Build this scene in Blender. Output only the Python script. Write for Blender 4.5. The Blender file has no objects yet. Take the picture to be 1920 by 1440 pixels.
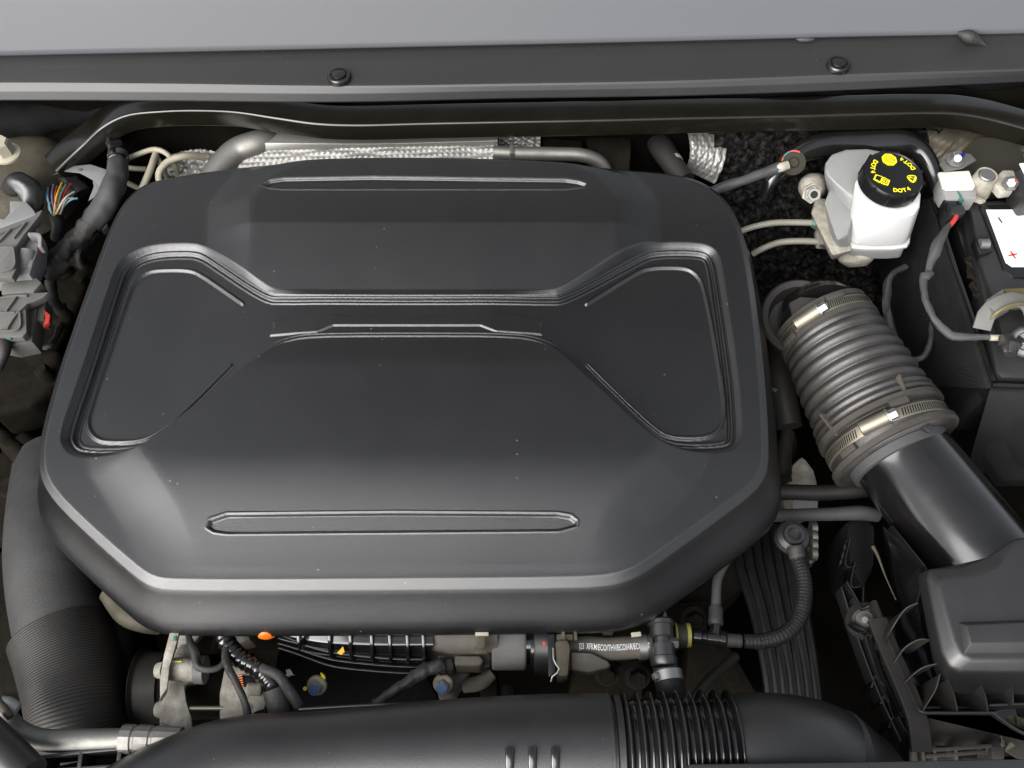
import bpy, bmesh, math, random
import numpy as np
from mathutils import Vector, Matrix, noise
random.seed(4); rng = np.random.RandomState(4)
S = bpy.context.scene; C = S.collection
# ---------------------------------------------------------------- camera
FPX = 1732.0; PITCH = math.radians(60); CAMP = Vector((0, -0.46, 0.797))
cam = bpy.data.objects.new('camera', bpy.data.cameras.new('camera')); C.objects.link(cam)
cam.data.sensor_width = 36; cam.data.lens = 36*FPX/1920; cam.data.clip_start = 0.01; cam.data.clip_end = 200
cam.location = CAMP; cam.rotation_euler = (math.radians(90)-PITCH, 0, 0); S.camera = cam
# ---------------------------------------------------------------- world, sun, exposure
SUN_EL, SUN_AZ = math.radians(38), math.radians(220)   # azimuth from +Y clockwise
w = bpy.data.worlds.new('World'); S.world = w; w.use_nodes = True
nt = w.node_tree; bg = nt.nodes['Background']
sky = nt.nodes.new('ShaderNodeTexSky'); sky.sky_type = 'NISHITA'; sky.sun_disc = False
sky.sun_elevation = SUN_EL; sky.sun_rotation = SUN_AZ; sky.dust_density = 4; sky.air_density = 1.0; sky.ozone_density = 1
hs = nt.nodes.new('ShaderNodeHueSaturation'); hs.inputs['Saturation'].default_value = 0.30
nt.links.new(sky.outputs[0], hs.inputs['Color']); nt.links.new(hs.outputs[0], bg.inputs[0]); bg.inputs[1].default_value = 0.12
sd = bpy.data.lights.new('sun', 'SUN'); sd.energy = 3.3; sd.angle = math.radians(70); sd.color = (1, .985, .97)
sun = bpy.data.objects.new('sun', sd); C.objects.link(sun)
d = Vector((math.sin(SUN_AZ)*math.cos(SUN_EL), math.cos(SUN_AZ)*math.cos(SUN_EL), math.sin(SUN_EL)))
sun.rotation_euler = d.to_track_quat('Z', 'Y').to_euler(); sun.location = d*3
S.view_settings.view_transform = 'Standard'; S.view_settings.look = 'None'; S.view_settings.exposure = 0.95
# ---------------------------------------------------------------- pixel -> place helpers
FW = Vector((0, math.cos(PITCH), -math.sin(PITCH))); UP = Vector((0, math.sin(PITCH), math.cos(PITCH)))
def P(px, py, z=0.0):
    r = FW*FPX + Vector((1, 0, 0))*(px-960) + UP*(720-py)
    return CAMP + r*((z-CAMP.z)/r.z)
def sc(p): return (p-CAMP).dot(FW)/FPX          # metres per photo pixel at p
def Pn(a, z=0.0):
    return np.array([[*P(x, y, z)] for x, y in a])
# ---------------------------------------------------------------- materials
MT = {}
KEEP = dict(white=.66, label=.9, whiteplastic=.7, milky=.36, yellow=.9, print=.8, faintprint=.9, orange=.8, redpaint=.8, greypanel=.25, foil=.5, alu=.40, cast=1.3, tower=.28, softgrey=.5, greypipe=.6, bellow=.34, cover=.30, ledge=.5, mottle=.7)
for k_ in ('wirered', 'ltblue', 'violet', 'wireyellow', 'wirewhite', 'wireorange', 'wirebrown', 'bluepaint', 'cream'): KEEP[k_] = .75
def mat(name, col, rough=.5, metal=0, bump=0, bs=400, dust=0, dcol=(.13, .11, .085), ds=18, speck=0, coat=0, var=0, spec=.5, sss=0, emit=0, weave=0):
    kk = KEEP.get(name, .5); col = tuple(c*kk for c in col); dcol = tuple(c*kk for c in dcol)
    m = bpy.data.materials.new(name); m.use_nodes = True; n = m.node_tree; L = n.links
    b = n.nodes['Principled BSDF']; I = b.inputs
    I['Base Color'].default_value = (*col, 1); I['Roughness'].default_value = rough; I['Metallic'].default_value = metal
    I['Coat Weight'].default_value = coat; I['Coat Roughness'].default_value = .08; I['Specular IOR Level'].default_value = spec
    if sss: I['Subsurface Weight'].default_value = sss; I['Subsurface Radius'].default_value = (.01, .01, .01); I['Subsurface Scale'].default_value = .6
    tc = n.nodes.new('ShaderNodeTexCoord')
    def noi(s, det=4, r=.6):
        t = n.nodes.new('ShaderNodeTexNoise'); t.inputs['Scale'].default_value = s; t.inputs['Detail'].default_value = det; t.inputs['Roughness'].default_value = r
        L.new(tc.outputs['Object'], t.inputs['Vector']); return t.outputs['Fac']
    def ramp(src, a, c, lo=0., hi=1.):
        t = n.nodes.new('ShaderNodeMapRange'); L.new(src, t.inputs[0]); t.inputs[1].default_value = a; t.inputs[2].default_value = c
        t.inputs[3].default_value = lo; t.inputs[4].default_value = hi; return t.outputs[0]
    cur = None
    def mix(fac, c2):
        nonlocal cur
        t = n.nodes.new('ShaderNodeMix'); t.data_type = 'RGBA'; L.new(fac, t.inputs[0])
        if cur is None: t.inputs[6].default_value = (*col, 1)
        else: L.new(cur, t.inputs[6])
        t.inputs[7].default_value = (*c2, 1); cur = t.outputs[2]
    if var: mix(ramp(noi(60, 6), .3, .7), tuple(c*(1-var) for c in col))
    if dust:
        f = ramp(noi(ds, 8, .7), .38, .68, dust*.25, dust) if name != 'mottle' else ramp(noi(ds, 5, .65), .47, .66, 0, dust)
        mix(f, dcol)
        r = n.nodes.new('ShaderNodeMapRange'); L.new(f, r.inputs[0]); r.inputs[3].default_value = rough; r.inputs[4].default_value = .85
        L.new(r.outputs[0], I['Roughness'])
    if speck:
        v = n.nodes.new('ShaderNodeTexVoronoi'); v.inputs['Scale'].default_value = 140; L.new(tc.outputs['Object'], v.inputs['Vector'])
        sp_ = n.nodes.new('ShaderNodeSeparateColor'); L.new(v.outputs['Color'], sp_.inputs[0]); pw = n.nodes.new('ShaderNodeMath'); pw.operation = 'POWER'; pw.inputs[1].default_value = 5; L.new(sp_.outputs[0], pw.inputs[0])
        sz = ramp(pw.outputs[0], .15, 1, 0, .076*speck)
        q = n.nodes.new('ShaderNodeMath'); q.operation = 'LESS_THAN'; L.new(v.outputs['Distance'], q.inputs[0]); L.new(sz, q.inputs[1])
        mix(q.outputs[0], (.20, .195, .185))
    if cur is not None: L.new(cur, I['Base Color'])
    if bump or weave:
        bn = n.nodes.new('ShaderNodeBump'); bn.inputs['Strength'].default_value = bump or .5; bn.inputs['Distance'].default_value = .001
        if weave:
            a = n.nodes.new('ShaderNodeTexWave'); a.inputs['Scale'].default_value = weave; a.bands_direction = 'X'; L.new(tc.outputs['Object'], a.inputs['Vector'])
            c = n.nodes.new('ShaderNodeTexWave'); c.inputs['Scale'].default_value = weave; c.bands_direction = 'Z'; L.new(tc.outputs['Object'], c.inputs['Vector'])
            e = n.nodes.new('ShaderNodeMath'); e.operation = 'MULTIPLY'; L.new(a.outputs['Fac'], e.inputs[0]); L.new(c.outputs['Fac'], e.inputs[1]); L.new(e.outputs[0], bn.inputs['Height'])
        else: L.new(noi(bs, 3), bn.inputs['Height'])
        L.new(bn.outputs[0], I['Normal'])
    MT[name] = m; return m
DC = (.13, .112, .085)
mat('cover', (.018, .018, .019), .23, spec=1.0, bump=.38, bs=1300, speck=1.1, dust=.07, dcol=(.13, .128, .12), ds=16)
mat('plastic', (.022, .022, .023), .36, spec=.8, bump=.15, bs=900, speck=.9, dust=.12, dcol=(.09, .083, .07))
mat('gloss', (.008, .008, .009), .12, spec=.8, dust=.10, dcol=(.10, .09, .07), ds=25)
mat('bar', (.010, .009, .006), .20, coat=.3, spec=.5, dust=.06, dcol=(.12, .1, .07), ds=30)
mat('rubber', (.020, .019, .019), .50, dust=.35, dcol=(.085, .072, .058), bump=.15, bs=500, spec=0.35)
mat('dustyrubber', (.045, .041, .038), .6, dust=.8, dcol=(.12, .106, .09), bump=.2, bs=400, speck=.7, spec=0.3)
mat('bellow', (.05, .047, .047), .34, dust=.55, dcol=(.11, .092, .072), ds=26, bump=.25, bs=500, spec=.9)
mat('dustyhose', (.10, .095, .085), .7, dust=.9, dcol=(.24, .21, .17), ds=35, bump=.3, bs=400, spec=.3)
mat('sleeve', (.16, .16, .16), .6, dust=.7, dcol=(.30, .29, .27), ds=40, bump=.3, bs=400, spec=.4)
mat('loomblack', (.014, .014, .015), .5, dust=.3, dcol=(.06, .055, .05), ds=60, bump=.4, bs=500, spec=.25)
mat('softgrey', (.05, .05, .052), .5, dust=.5, dcol=(.105, .10, .09), ds=20, bump=.3, bs=500, speck=.6, spec=.4)
mat('greypipe', (.33, .32, .27), .42, dust=.4, dcol=(.2, .18, .13), ds=50)
mat('greyrubber', (.07, .072, .076), .6, dust=.3, dcol=(.12, .11, .1), bump=.3, bs=300, spec=0.35)
mat('tape', (.024, .024, .026), .5, dust=.6, dcol=(.085, .078, .068), ds=60, bump=.7, bs=220, spec=0.4)
mat('cast', (.34, .33, .29), .6, metal=0, dust=.85, dcol=(.12, .10, .075), ds=70, bump=.9, bs=300, var=.45, spec=0.3)
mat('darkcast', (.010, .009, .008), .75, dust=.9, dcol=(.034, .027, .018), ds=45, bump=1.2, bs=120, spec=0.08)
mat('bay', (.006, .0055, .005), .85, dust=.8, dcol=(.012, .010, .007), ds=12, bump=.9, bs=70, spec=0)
mat('zinc', (.54, .50, .40), .48, metal=.9, dust=.3, dcol=(.3, .25, .15), ds=60)
mat('steel', (.58, .58, .56), .42, metal=.9, dust=.25, dcol=(.28, .26, .22), ds=60)
mat('alu', (.62, .61, .57), .46, metal=.85, dust=.45, dcol=(.30, .27, .22), ds=45, bump=.15, bs=200)
mat('foil', (.66, .65, .62), .48, metal=.7, dust=.35, dcol=(.34, .31, .26), ds=30, bump=.2, bs=150)
mat('oldfoil', (.30, .27, .21), .4, metal=.7, dust=.7, dcol=(.20, .17, .12), ds=30, bump=.4, bs=150)
mat('cream', (.42, .39, .30), .5, dust=.4, dcol=(.22, .19, .13), ds=50)
mat('tower', (.30, .27, .20), .5, metal=.2, dust=.9, dcol=(.12, .10, .065), ds=30, bump=.2, bs=120, spec=0.3)
mat('greyplastic', (.36, .365, .375), .45, dust=.4, dcol=(.2, .18, .15), ds=50)
mat('lever', (.19, .19, .18), .55, ds=60, bump=.2, dust=.5, dcol=(.13, .12, .10))
mat('white', (.80, .80, .80), .38, sss=.25)
mat('milky', (.60, .61, .60), .42, sss=.3, dust=.4, dcol=(.4, .39, .36))
mat('whiteplastic', (.74, .74, .66), .4)
mat('label', (.80, .80, .79), .4)
mat('capblack', (.010, .010, .011), .30, speck=.8)
mat('yellow', (.80, .72, .01), .5); mat('redpaint', (.55, .05, .04), .45); mat('teal', (.05, .22, .19), .5); mat('bluepaint', (.16, .25, .48), .5, bump=.8, bs=700, var=.4)
mat('dullyellow', (.45, .42, .06), .5, dust=.4); mat('darkblue', (.01, .01, .2), .4); mat('orange', (.85, .16, .01), .45); mat('ltblue', (.16, .42, .55), .4); mat('violet', (.35, .25, .5), .4)
mat('wirered', (.6, .04, .03), .4); mat('wirebrown', (.30, .10, .03), .4); mat('wireyellow', (.75, .45, .03), .4); mat('wirewhite', (.6, .57, .45), .4); mat('wireblack', (.02, .02, .02), .4, spec=0.2); mat('wireorange', (.65, .2, .03), .4)
mat('print', (.62, .63, .64), .6); mat('darkprint', (.05, .10, .09), .6); mat('faintprint', (.62, .62, .62), .6)
mat('mottle', (.004, .004, .005), .8, dust=.75, dcol=(.050, .044, .036), ds=150, bump=1.5, bs=260, spec=0.08)
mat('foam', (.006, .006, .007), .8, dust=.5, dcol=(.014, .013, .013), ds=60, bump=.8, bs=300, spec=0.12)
mat('jacket', (.013, .013, .014), .5, dust=.35, dcol=(.045, .042, .038), weave=700, ds=35, spec=0.25)
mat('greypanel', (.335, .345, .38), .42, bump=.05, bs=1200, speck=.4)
mat('ledge', (.034, .034, .035), .40, spec=.6, bump=.2, bs=1200, speck=1.1, dust=.06, dcol=(.1, .095, .09))
mat('oldgold', (.30, .25, .09), .5, metal=.5, dust=.5, dcol=(.12, .11, .07), ds=50)
mat('hoodpaint', (.022, .022, .024), .5, spec=0.15)
mat('olive', (.045, .042, .030), .6, dust=.3, dcol=(.06, .055, .04), spec=0.2)
mat('brown', (.10, .055, .03), .7, dust=.5, dcol=(.05, .035, .02), spec=0.1); mat('copper', (.7, .22, .08), .3, metal=.8)
# ---------------------------------------------------------------- object helpers
ORG = {}
def thing(name, label, cat, loc, group=None):
    o = bpy.data.objects.new(name, None); o.empty_display_size = .02; C.objects.link(o); o.location = loc; ORG[o.name] = Vector(loc)
    o['label'] = label; o['category'] = cat
    if group: o['group'] = group
    return o
def tag(o, label, cat, group=None):
    o['label'] = label; o['category'] = cat
    if group: o['group'] = group
    return o
def mesh(name, V, F, m, parent=None, smooth=True, sharp=35, ngon=True):
    V = np.asarray(V, dtype=float)
    if parent is not None: o0 = ORG[parent.name]
    else: o0 = Vector((V[:, 0].mean(), V[:, 1].mean(), V[:, 2].min()))
    V = V - np.array(o0)
    me = bpy.data.meshes.new(name)
    if isinstance(F, np.ndarray):
        me.vertices.add(len(V)); me.vertices.foreach_set('co', V.ravel())
        me.loops.add(F.size); me.loops.foreach_set('vertex_index', F.ravel())
        me.polygons.add(len(F)); me.polygons.foreach_set('loop_start', np.arange(0, F.size, F.shape[1])); me.polygons.foreach_set('loop_total', np.full(len(F), F.shape[1]))
        me.update(calc_edges=True)
    else: me.from_pydata([tuple(v) for v in V], [], F); me.update()
    me.materials.append(MT[m] if isinstance(m, str) else m)
    if smooth:
        me.polygons.foreach_set('use_smooth', np.ones(len(me.polygons), dtype=bool))
        if sharp < 180: me.set_sharp_from_angle(angle=math.radians(sharp))
    o = bpy.data.objects.new(name, me); C.objects.link(o); ORG[o.name] = Vector(o0)
    if parent is not None: o.parent = parent
    else: o.location = o0
    return o
def from_bm(name, bm, m, parent=None, bev=0, segs=2, sharp=35):
    bmesh.ops.recalc_face_normals(bm, faces=bm.faces)
    if bev:
        e = [x for x in bm.edges if len(x.link_faces) == 2 and x.calc_face_angle(0) > .45]
        bmesh.ops.bevel(bm, geom=e, offset=bev, segments=segs, profile=.6, affect='EDGES', clamp_overlap=True)
    bm.verts.ensure_lookup_table(); V = [tuple(v.co) for v in bm.verts]; bm.verts.index_update(); F = [[v.index for v in f.verts] for f in bm.faces]; bm.free()
    return mesh(name, V, F, m, parent, sharp=sharp)
def catmull(pts, n):
    A = np.array(pts, dtype=float)
    if len(A) == 2:
        t = np.linspace(0, 1, n)[:, None]; return A[0]*(1-t)+A[1]*t
    A = np.vstack([2*A[0]-A[1], A, 2*A[-1]-A[-2]])
    seg = np.linalg.norm(np.diff(A[:, :3], axis=0), axis=1); seg = np.maximum(seg, 1e-5)
    k = np.concatenate([[0], np.cumsum(seg**.5)])
    t = np.linspace(k[1], k[-2], 600); out = []
    for u in t:
        i = min(max(int(np.searchsorted(k, u, 'right'))-1, 1), len(A)-3)
        p0, p1, p2, p3 = A[i-1:i+3]; t0, t1, t2, t3 = k[i-1:i+3]
        a1 = (t1-u)/(t1-t0)*p0+(u-t0)/(t1-t0)*p1; a2 = (t2-u)/(t2-t1)*p1+(u-t1)/(t2-t1)*p2; a3 = (t3-u)/(t3-t2)*p2+(u-t2)/(t3-t2)*p3
        b1 = (t2-u)/(t2-t0)*a1+(u-t0)/(t2-t0)*a2; b2 = (t3-u)/(t3-t1)*a2+(u-t1)/(t3-t1)*a3
        out.append((t2-u)/(t2-t1)*b1+(u-t1)/(t2-t1)*b2)
    out = np.array(out); s = np.concatenate([[0], np.cumsum(np.linalg.norm(np.diff(out[:, :3], axis=0), axis=1))])
    q = np.linspace(0, s[-1], n); return np.stack([np.interp(q, s, out[:, c]) for c in range(out.shape[1])], 1)
def frames(X):
    T = np.gradient(X, axis=0); T /= np.linalg.norm(T, axis=1)[:, None]
    N = []; ref = np.array([0, 0, 1.]) if abs(T[0][2]) < .9 else np.array([0, 1., 0]); n = ref-T[0]*ref.dot(T[0]); n /= np.linalg.norm(n)
    for t in T:
        n = n-t*n.dot(t); n /= np.linalg.norm(n); N.append(n)
    N = np.array(N); return T, N, np.cross(T, N)
def wpts(pts):
    out = []
    for a in pts:
        p = P(a[0], a[1], a[2]); out.append([*p, a[3]*sc(p)])
    return out
def tube(name, pts, m, parent=None, n=20, step=.004, rmod=None, caps=True, world=False, sharp=50, wob=0, hollow=0):
    W = pts if world else wpts(pts)
    L = sum(math.dist(W[i][:3], W[i+1][:3]) for i in range(len(W)-1)); k = max(6, int(L/step))
    K = catmull(W, k); X, R = K[:, :3], K[:, 3]
    if wob: X = X+np.array([[noise.noise(Vector((i*.17, c*9.1, L*31)))*wob for c in range(3)] for i in range(k)])
    T, N, B = frames(X); s = np.concatenate([[0], np.cumsum(np.linalg.norm(np.diff(X, axis=0), axis=1))])
    th = np.arange(n)*2*math.pi/n; TH, SS = np.meshgrid(th, s); RR = np.repeat(R[:, None], n, 1)
    if rmod is not None: RR = RR+rmod(TH, SS, RR)
    V = X[:, None, :]+RR[..., None]*(N[:, None, :]*np.cos(TH)[..., None]+B[:, None, :]*np.sin(TH)[..., None])
    V = V.reshape(-1, 3); F = []
    for i in range(k-1):
        a = i*n; b = a+n
        F += [[a+j, a+(j+1) % n, b+(j+1) % n, b+j] for j in range(n)]
    if caps:
        if hollow:
            V2 = (X[-1]+(V[-n:]-X[-1])*hollow); V3 = V2-T[-1]*R[-1]*1.2; b = len(V); V = np.vstack([V, V2, V3]); a = b-n
            F += [[a+j, a+(j+1) % n, b+(j+1) % n, b+j] for j in range(n)]; F += [[b+j, b+(j+1) % n, b+n+(j+1) % n, b+n+j] for j in range(n)]; F.append([b+n+j for j in range(n)])
            F.append(list(range(n))[::-1])
        else: F.append(list(range(n))[::-1]); F.append([len(V)-n+j for j in range(n)])
    return mesh(name, V, F, m, parent, sharp=sharp)
def lathe(name, p0, p1, prof, m, parent=None, n=32, sharp=35, tmod=None, phase=0):
    """prof: (distance along axis, radius) in metres; p0->p1 gives axis"""
    p0 = Vector(p0); ax = (Vector(p1)-p0).normalized(); ref = Vector((0, 0, 1)) if abs(ax.z) < .9 else Vector((0, 1, 0)); N = (ref-ax*ref.dot(ax)).normalized(); B = ax.cross(N)
    V = []; F = []
    for i, (a, r) in enumerate(prof):
        for j in range(n):
            t = 2*math.pi*j/n+phase; rr = r*(tmod(t, i) if tmod else 1); V.append(p0+ax*a+(N*math.cos(t)+B*math.sin(t))*max(rr, 1e-5))
    for i in range(len(prof)-1):
        F += [[i*n+j, i*n+(j+1) % n, (i+1)*n+(j+1) % n, (i+1)*n+j] for j in range(n)]
    F.append(list(range(n))[::-1]); F.append([(len(prof)-1)*n+j for j in range(n)])
    return mesh(name, V, F, m, parent, sharp=sharp)
def loft(name, rings, m, parent=None, bev=.0015, segs=2, sharp=35, ch=0):
    """rings: (list of pixels, z or list of z), first ring on top"""
    bm = bmesh.new(); R = []
    for pts, z in rings:
        if ch: pts = chaikin(pts, ch).tolist()
        zz = z if hasattr(z, '__len__') else [z]*len(pts)
        R.append([bm.verts.new(P(x, y, q)) for (x, y), q in zip(pts, zz)])
    for a, b in zip(R, R[1:]):
        for j in range(len(a)): bm.faces.new([a[j], a[(j+1) % len(a)], b[(j+1) % len(a)], b[j]])
    bm.faces.new(R[0]); bm.faces.new(R[-1][::-1])
    return from_bm(name, bm, m, parent, bev, segs, sharp)
def prism(name, pts, z, h, m, parent=None, bev=.0015, segs=2, grow=0):
    bm = bmesh.new(); zz = z if hasattr(z, '__len__') else [z]*len(pts)
    A = [P(x, y, q) for (x, y), q in zip(pts, zz)]; c = sum(A, Vector())/len(A)
    a = [bm.verts.new(p) for p in A]; b = [bm.verts.new(p+Vector((0, 0, -h))+(p-c)*grow) for p in A]
    for j in range(len(a)): bm.faces.new([a[j], a[(j+1) % len(a)], b[(j+1) % len(a)], b[j]])
    bm.faces.new(a); bm.faces.new(b[::-1])
    return from_bm(name, bm, m, parent, bev, segs)
def box(name, c, size, m, parent=None, rot=(0, 0, 0), bev=.001, taper=1):
    bm = bmesh.new(); bmesh.ops.create_cube(bm, size=1)
    M = Matrix.Translation(c) @ __import__('mathutils').Euler(rot).to_matrix().to_4x4()
    for v in bm.verts:
        k = taper if v.co.z > 0 else 1
        v.co = M @ Vector((v.co.x*size[0]*k, v.co.y*size[1]*k, v.co.z*size[2]))
    return from_bm(name, bm, m, parent, bev)
def wall(name, pts, h, t, m, parent=None, bev=.0006, arch=0):
    """thin upright rib; pts (px,py,ztop)"""
    A = catmull([[*P(*p)] for p in pts], max(2, 8*(len(pts)-1))) if len(pts) > 2 else np.array([[*P(*p)] for p in pts])
    T = np.gradient(A, axis=0); T[:, 2] = 0; T /= np.linalg.norm(T, axis=1)[:, None]+1e-9; Nn = np.stack([-T[:, 1], T[:, 0], T[:, 2]*0], 1)*t/2
    bm = bmesh.new(); R = []
    for p, n in zip(A, Nn):
        R.append([bm.verts.new(q) for q in (p+n, p-n, p-n-np.array([0, 0, h]), p+n-np.array([0, 0, h]))])
    for a, b in zip(R, R[1:]):
        for j in range(4): bm.faces.new([a[j], a[(j+1) % 4], b[(j+1) % 4], b[j]])
    bm.faces.new(R[0]); bm.faces.new(R[-1][::-1])
    return from_bm(name, bm, m, parent, bev)
def sweep(name, pts, sec, m, parent=None, step=.006, sharp=40, closed=True):
    """sec: (side, up) metres, side = to the right of travel; stays level"""
    A = [[*P(*p)] for p in pts]; L = sum(math.dist(A[i], A[i+1]) for i in range(len(A)-1)); k = max(4, int(L/step)); X = catmull(A, k)
    T = np.gradient(X, axis=0); T /= np.linalg.norm(T, axis=1)[:, None]; Sd = np.stack([T[:, 1], -T[:, 0], 0*T[:, 0]], 1); Sd /= np.linalg.norm(Sd, axis=1)[:, None]; U = np.cross(Sd, T)
    sec = np.array(sec); n = len(sec)
    V = (X[:, None]+sec[None, :, 0:1]*Sd[:, None]+sec[None, :, 1:2]*U[:, None]).reshape(-1, 3); F = []
    for i in range(k-1): F += [[i*n+j, i*n+(j+1) % n, (i+1)*n+(j+1) % n, (i+1)*n+j] for j in range(n)]
    F.append(list(range(n))[::-1]); F.append([(k-1)*n+j for j in range(n)])
    return mesh(name, V, F, m, parent, sharp=sharp)
def rsec(x0, y0, x1, y1, r, k=4):
    out = []
    for cx, cy, a0 in ((x1-r, y1-r, 0), (x0+r, y1-r, 90), (x0+r, y0+r, 180), (x1-r, y0+r, 270)):
        for i in range(k+1):
            a = math.radians(a0+90*i/k); out.append((cx+r*math.cos(a), cy+r*math.sin(a)))
    return out
def ell(cx, cy, rx, ry, n=28, a0=0): return [(cx+rx*math.cos(a0+2*math.pi*i/n), cy+ry*math.sin(a0+2*math.pi*i/n)) for i in range(n)]
def chaikin(A, it=3, closed=True):
    A = np.array(A, dtype=float)
    for _ in range(it):
        B = np.roll(A, -1, 0); Q = np.empty((2*len(A), 2)); Q[0::2] = .75*A+.25*B; Q[1::2] = .25*A+.75*B
        A = Q if closed else np.vstack([A[:1], Q[1:-2], A[-1:]])
    return A
def hexbolt(parent, p, ax, r, m='zinc', paint=None, flange=1.5, h=None, name='bolt'):
    p = Vector(p); ax = Vector(ax).normalized(); h = h or r*1.1
    f = lathe(name, p, p+ax, [(0, r*flange), (r*.25, r*flange), (r*.4, r*1.1), (r*.4, r)], m, parent, 24)
    lathe('bolt_head', p+ax*r*.4, p+ax, [(0, r), (h*.85, r), (h, r*.85), (h, r*.3)], paint or m, f, 6, sharp=20)
    return f
def text_verts(s, size, sx=1.0, bold=0):
    cu = bpy.data.curves.new('lettering', 'FONT'); cu.body = s; cu.size = size; cu.align_x = 'CENTER'; cu.align_y = 'CENTER'; cu.resolution_u = 3; cu.offset = bold; cu.extrude = .0001
    o = bpy.data.objects.new('lettering', cu); C.objects.link(o); dg = bpy.context.evaluated_depsgraph_get(); me = bpy.data.meshes.new_from_object(o.evaluated_get(dg))
    V = [Vector((v.co.x*sx, v.co.y, v.co.z)) for v in me.vertices]; F = [list(p.vertices) for p in me.polygons]
    bpy.data.objects.remove(o); bpy.data.curves.remove(cu); bpy.data.meshes.remove(me); return V, F
def lettering(s, size, m, parent, fn, name='lettering', sx=1.0, bold=0):
    V, F = text_verts(s, size, sx, bold); return mesh(name, [fn(v) for v in V], F, m, parent, smooth=False)
tapemod = lambda pitch, amp: (lambda T, Sx, R: R*amp*(((T/(2*math.pi)+Sx/pitch) % 1)-.5))
ribmod = lambda pitch, amp, sh=1: (lambda T, Sx, R: R*amp*(np.abs(np.sin(math.pi*Sx/pitch))**sh))
def crinkle(amp, f=60):
    def g(T, Sx, R):
        out = np.zeros_like(T)
        for i in range(T.shape[0]):
            for j in range(T.shape[1]): out[i, j] = noise.noise(Vector((math.cos(T[i, j])*1.3, math.sin(T[i, j])*1.3, Sx[i, j]*f)))
        return out*R*amp
    return g
add = lambda *fs: (lambda T, Sx, R: sum(f(T, Sx, R) for f in fs))
def struct(o): o['kind'] = 'structure'; return o

# ================================================================ engine cover
def seg_dist(X, A, closed):
    A = np.asarray(A)[:, :2]; B = np.roll(A, -1, 0) if closed else A[1:]; A0 = A if closed else A[:-1]
    d2 = np.full(len(X), 1e9)
    for a, b in zip(A0, B):
        ab = b-a; l = ab.dot(ab)
        if l < 1e-14: continue
        t = np.clip(((X-a)@ab)/l, 0, 1); q = X-a-t[:, None]*ab; d2 = np.minimum(d2, (q*q).sum(1))
    return np.sqrt(d2)
def sdf(X, A):
    A = np.asarray(A)[:, :2]; B = np.roll(A, -1, 0); ins = np.zeros(len(X), dtype=bool)
    for a, b in zip(A, B):
        c = (a[1] > X[:, 1]) != (b[1] > X[:, 1])
        if abs(b[1]-a[1]) < 1e-12: continue
        ins ^= c & (X[:, 0] < (b[0]-a[0])*(X[:, 1]-a[1])/(b[1]-a[1])+a[0])
    dd = seg_dist(X, A, True); return np.where(ins, dd, -dd)
sst = lambda a, b, x: (lambda t: t*t*(3-2*t))(np.clip((x-a)/(b-a), 0, 1))
OUT = [(390,318),(480,306),(600,299),(740,296),(900,298),(1050,305),(1180,314),(1270,323),(1320,338),(1355,365),(1380,400),(1400,455),(1418,560),(1434,700),(1441,800),(1442,868),(1432,900),(1405,930),(1330,985),(1225,1060),(1185,1083),(1140,1094),(1060,1098),(700,1101),(320,1103),(275,1094),(245,1073),(175,1012),(105,945),(78,905),(70,868),(76,810),(110,690),(160,548),(205,425),(232,375),(262,345),(310,330)]
POCK = [(150,700),(205,530),(218,497),(240,474),(285,457),(355,454),(385,460),(415,480),(500,540),(530,550),(1030,550),(1062,540),(1190,466),(1225,454),(1300,453),(1335,460),(1352,480),(1362,540),(1386,700),(1393,790),(1392,830),(1370,848),(1290,851),(1240,841),(1200,812),(1085,705),(1045,668),(1005,651),(960,646),(600,646),(540,651),(505,668),(470,697),(335,800),(280,845),(220,858),(140,858),(116,840),(110,812)]
HUMP = [(475,290),(1150,290),(1160,560),(1235,720),(1245,830),(1175,900),(1120,975),(1085,1150),(395,1150),(350,975),(290,880),(255,830),(330,700),(475,560)]
LB = [(455,570),(375,511),(350,503),(300,503),(274,507),(249,526),(236,560),(165,770),(162,800),(178,822),(205,827),(262,825),(295,810),(340,775),(433,686)]
RB = [(1100,570),(1190,510),(1218,499),(1280,498),(1305,508),(1322,535),(1352,700),(1360,770),(1352,803),(1325,819),(1260,819),(1228,803),(1102,684)]
SL1 = [(496,357),(508,351),(535,347),(700,344),(1060,349),(1085,353),(1098,358),(1094,362),(1060,366),(535,366),(508,363)]
SL2 = [(388,986),(393,975),(425,965),(740,962),(1045,964),(1070,968),(1081,976),(1080,983),(1048,991),(425,996),(400,993)]
BD = [(510,600),(560,592),(620,590),(660,595),(870,595),(910,590),(970,590),(1017,598),(1014,612),(1018,627),(930,624),(900,613),(625,613),(596,625),(503,629),(512,614)]
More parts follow.
